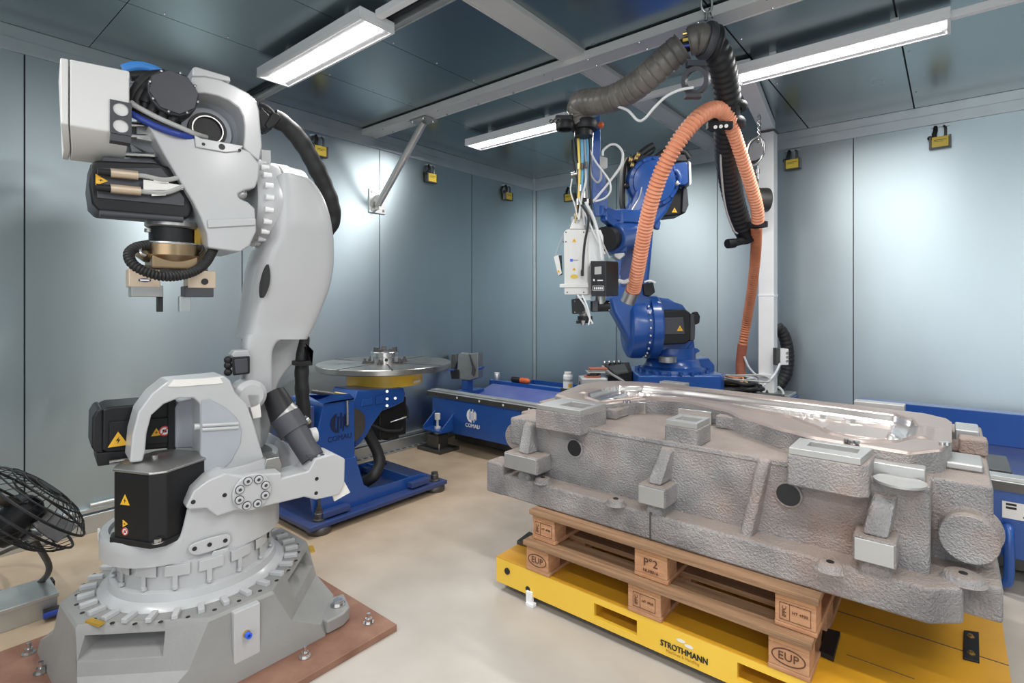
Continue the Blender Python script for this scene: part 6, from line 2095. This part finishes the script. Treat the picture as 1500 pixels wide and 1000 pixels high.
lc = MB().tube(B([(1138, 478), (1148, 490), (1154, 515), (1152, 545), (1142, 562), (1132, 570)], 4.95), .055, 14, sub=10, step=.008, rf=lambda a, t: 1 - .06 * (.5 + .5 * math.cos(a / .04 * 2 * PI))).build('cable_loop', 'rubber')
tag(lc, 'black corrugated cable looping out behind the pale column foot', 'cable')
wc_ = MB().tube(B([(1143, 532), (1135, 548), (1124, 560), (1112, 568), (1100, 573)], 4.55), .010, 8).build('white_lead', 'white_cable')
tag(wc_, 'white lead crossing in front of the column foot from clamp box', 'cable')
wc_ = MB().tube(B([(1090, 522), (1096, 536), (1104, 546), (1112, 552)], 4.7), .010, 8).build('white_lead', 'white_cable')
tag(wc_, 'white lead curving from the orange hose end to the column', 'cable')
wc_ = MB().tube(B([(1140, 566), (1146, 572), (1147, 578), (1142, 582)], 4.7), .010, 8).build('white_lead', 'white_cable')
tag(wc_, 'short white lead curling at the right of the column foot', 'cable')
random.seed(11)
cols = ['rubber'] * 9 + ['grey_cable', 'yellow_hose', 'white_cable', 'rubber', 'hose_orange', 'grey_cable']
desc = {'rubber': 'black', 'grey_cable': 'grey', 'yellow_hose': 'yellow', 'white_cable': 'white', 'hose_orange': 'orange'}
for i, m_ in enumerate(cols):
    c = UD(random.uniform(1062, 1096), random.uniform(555, 566), random.uniform(4.45, 4.75))
    c.z = .70 + .009 * i
    r_ = random.uniform(.10, .19)
    ph = random.uniform(0, 6.28)
    pts = [c + V((math.cos(ph + k * .8) * r_ * random.uniform(.8, 1.2), math.sin(ph + k * .8) * r_ * random.uniform(.7, 1.2), random.uniform(-.01, .02))) for k in range(9)]
    o = MB().tube(pts, .016 if m_ == 'rubber' else .008, 8, sub=5).build('coiled_cable', m_)
    tag(o, desc[m_] + ' cable coiled in the pile between blue robot and column', 'cable', 'cables piled beside the column')
# support under the cable pile
t = MB().boxmm((-1.62, 4.35, .42), (-1.10, 4.98, .685)).build('cable_shelf', 'steel_dark', bed, bevel=.003)

# parts standing left of the blue robot
t = thing('machined_block', UD(868, 556, 4.15), 'grey machined block with two bores, behind the left casting end', 'machined block')
q = UD(868, 566, 4.15)
MB().box(q, rt * .10, aw * .09, V((0, 0, .075))).build('body', 'galv_plain', t, bevel=.006)
MB().box(q + V((0, 0, -.19)), rt * .11, aw * .10, V((0, 0, .115))).build('plinth', 'steel_dark', t)
MB().lathe([(.05, 0), (.065, 0), (.065, .012), (.05, .012)], q + V((0, 0, .075)) + aw * .0, (0, 0, 1), 24, caps=False).build('bore_rim', 'hose_rust', t)
MB().cyl(q - rt * .1001, q - rt * .102, .045, n=24).build('side_bore', 'ink', t)
for px, py in ((858, 560), (878, 560)):
    MB().cyl(q - aw * .09 + rt * (.04 if px > 870 else -.04), q - aw * .092 + rt * (.04 if px > 870 else -.04), .018, n=14).build('front_bore', 'steel_dark', t)
t = thing('copper_plate_stack', UD(874, 541, 4.3), 'small bright stack of plates lying on the machined block', 'plates')
q = UD(872, 543, 4.2)
for k in range(3):
    MB().box(q + V((0, 0, .012 * k - .005)) + rt * .01 * k, rt * .07, aw * .05, V((0, 0, .005))).build('plate', ('galv_plain', 'steel', 'hose_rust')[k], t)
MB().boxmm(q + V((-.03, -.03, -.05)), q + V((.03, .03, -.01))).build('spacer', 'steel_dark', t)
t = thing('control_cabinet', UD(905, 545, 4.55), 'small black cabinet with sloping lid left of the blue robot base', 'cabinet')
f = lambda pts, d: B(pts, d)
MB().loft([B([(890, 572), (890, 548), (926, 543), (926, 572)], 4.45), B([(890, 572), (890, 532), (922, 530), (926, 572)], 4.75)]).build('body', 'black_plastic', t, bevel=.006)
MB().hull(B([(888, 549), (920, 543), (921, 546), (889, 552)], 4.43) + B([(880, 533), (913, 530), (914, 532), (881, 536)], 4.78)).build('lid', 'steel_dark', t, bevel=.002)
for k in range(4):
    MB().sphere(UD(886 + 7 * k, 531 - k * .3, 4.72), .017, 10).build('lid_knob', 'steel', t)
MB().tube(B([(882, 536), (895, 547), (908, 555), (918, 562)], 4.35), .010, 8).build('cable', 'grey_cable', t)
MB().tube(B([(886, 536), (899, 547), (912, 556), (920, 564)], 4.36), .010, 8).build('cable', 'rubber', t)
MB().box(UD(905, 580, 4.6) + V((0, 0, -.05)), rt * .12, aw * .15, V((0, 0, .14))).build('plinth', 'steel_dark', t)
# ------------------------------------------------------------------ drum fan, at the left edge
FB = UZ(28, 850, 0)
fan = thing('floor_fan', (FB.x, FB.y, 0), 'black wire floor fan tilted on a bent tube stand, at left edge', 'fan')
fc = UD(40, 744, 2.45)                       # cage centre
fr_ = ray(24, 742).normalized()
fe1 = fr_.cross(V((0, 0, 1))).normalized()
fe2 = fe1.cross(fr_)
fn = (fe1 * .70 + fe2 * .66 - fr_ * .16).normalized()
fu, fw, _ = basis(fn)
R_ = .262


def fp(r, a, h):
    return fc + (fu * math.cos(a) + fw * math.sin(a)) * r + fn * h


# front guard: rings and closely spaced wires on a dome; back guard the same, shallower
hh = lambda r: .075 * (1 - (r / R_) ** 4)
for side, dep in ((1, 1.0), (-1, 1.2)):
    g = MB()
    for k in range(36):
        a_ = 2 * PI * k / 36
        pts = [fp(R_ * t, a_ + .35 * (1 - t) * side, side * (.03 + dep * hh(R_ * t))) for t in (.22, .5, .78, .93, 1.0)]
        g.tube(pts, .0022, 4, sub=2)
    tag(g.build('guard_wires', 'black_plastic', fan), kind='stuff')
    for r in (.24, .45, .65, .85, 1.0):
        MB().tube([fp(R_ * r, 2 * PI * k / 24, side * (.03 + dep * hh(R_ * r))) for k in range(24)], .0035 if r < 1 else .006, 6, sub=2, closed=True).build('guard_ring', 'black_plastic', fan)
    MB().lathe([(0, .008), (R_ * .2, .008), (R_ * .22, 0), (0, 0)], fp(0, 0, side * (.03 + dep * hh(0)) - (0 if side > 0 else .0)), fn * side, 24).build('guard_badge', 'black_plastic', fan)
for k in range(3):
    bl = []
    for t in range(7):
        r = .05 + .17 * t / 6
        for e in (0, 1):
            w_ = .18 + .55 * math.sin(PI * (t + 1) / 8)
            bl.append(fp(r, k * 2 * PI / 3 + (e - .5) * w_ * 1.5, (e - .5) * .07))
    m_ = MB()
    m_.add(bl, [(2 * t, 2 * t + 1, 2 * t + 3, 2 * t + 2) for t in range(6)])
    m_.add([p + fn * .003 for p in bl], [(2 * t, 2 * t + 2, 2 * t + 3, 2 * t + 1) for t in range(6)])
    m_.build('blade', 'steel_dark', fan)
MB().lathe([(0, -.16), (.06, -.16), (.075, -.13), (.075, .02), (.03, .05), (0, .05)], fc, fn, 24).build('motor', 'black_motor', fan)
# bent tube stand
s1 = [UD(-20, 700, 2.5), UD(6, 742, 2.5), UD(30, 772, 2.48), UD(45, 785, 2.46), UD(60, 806, 2.5), UD(72, 830, 2.55), UD(64, 848, 2.6), UD(40, 862, 2.62), UD(0, 868, 2.62), UD(-40, 868, 2.62)]
MB().tube(s1, .013, 12).build('stand_tube', 'steel_dark', fan)
s2 = [UD(-40, 822, 2.9), UD(-4, 812, 2.9), UD(20, 802, 2.9), UD(46, 796, 2.8), UD(60, 806, 2.55)]
MB().tube(s2, .011, 10).build('stand_tube', 'steel_dark', fan)
MB().cyl(UD(38, 783, 2.42), UD(52, 786, 2.48), .024, n=16).build('pivot_knob', 'steel', fan)
q = UD(67, 848, 2.62)
MB().boxmm((q.x - .03, q.y - .03, 0), (q.x + .03, q.y + .03, max(.02, q.z - .01))).build('rubber_foot', 'rubber', fan)
q = UD(-20, 868, 2.62)
MB().boxmm((q.x - .03, q.y - .03, 0), (q.x + .03, q.y + .03, max(.02, q.z - .01))).build('rubber_foot', 'rubber', fan)

# steel trunking on the floor at the left, with its blue and black leads
e0, e1 = UZ(85, 900, 0), UZ(0, 925, 0)
tr = thing('floor_trunking', (e0.x, e0.y, 0), 'grey sheet steel cable trunking ending on floor beside fan', 'cable trunking')
y_ = e0.y
MB().boxmm((-3.47, .0, 0), (-3.255, y_, .085)).build('channel', 'galv_plain', tr, bevel=.002)
MB().boxmm((-3.48, .0, .085), (-3.245, y_ + .004, .105)).build('lid', 'galv_plain', tr, bevel=.003)
MB().boxmm((-3.45, y_, .012), (-3.28, y_ + .002, .078)).build('open_end', 'steel_dark', tr)
for k, (m_, dy, nm) in enumerate((('blue_cable', 0, 'blue'), ('rubber', .02, 'black'))):
    pts = [UZ(84, 896 - 4 * k, .03), UZ(104, 888 - 3 * k, .03), UZ(130, 868 - 3 * k, .03), UZ(160, 842, .035), UZ(200, 812, .04)]
    pts[0] += V((0, -.05, 0))
    o = MB().tube(pts, .014 + .006 * k, 8).build('floor_cable', m_)
    tag(o, nm + ' cable running from the trunking end to the grey robot base', 'cable')
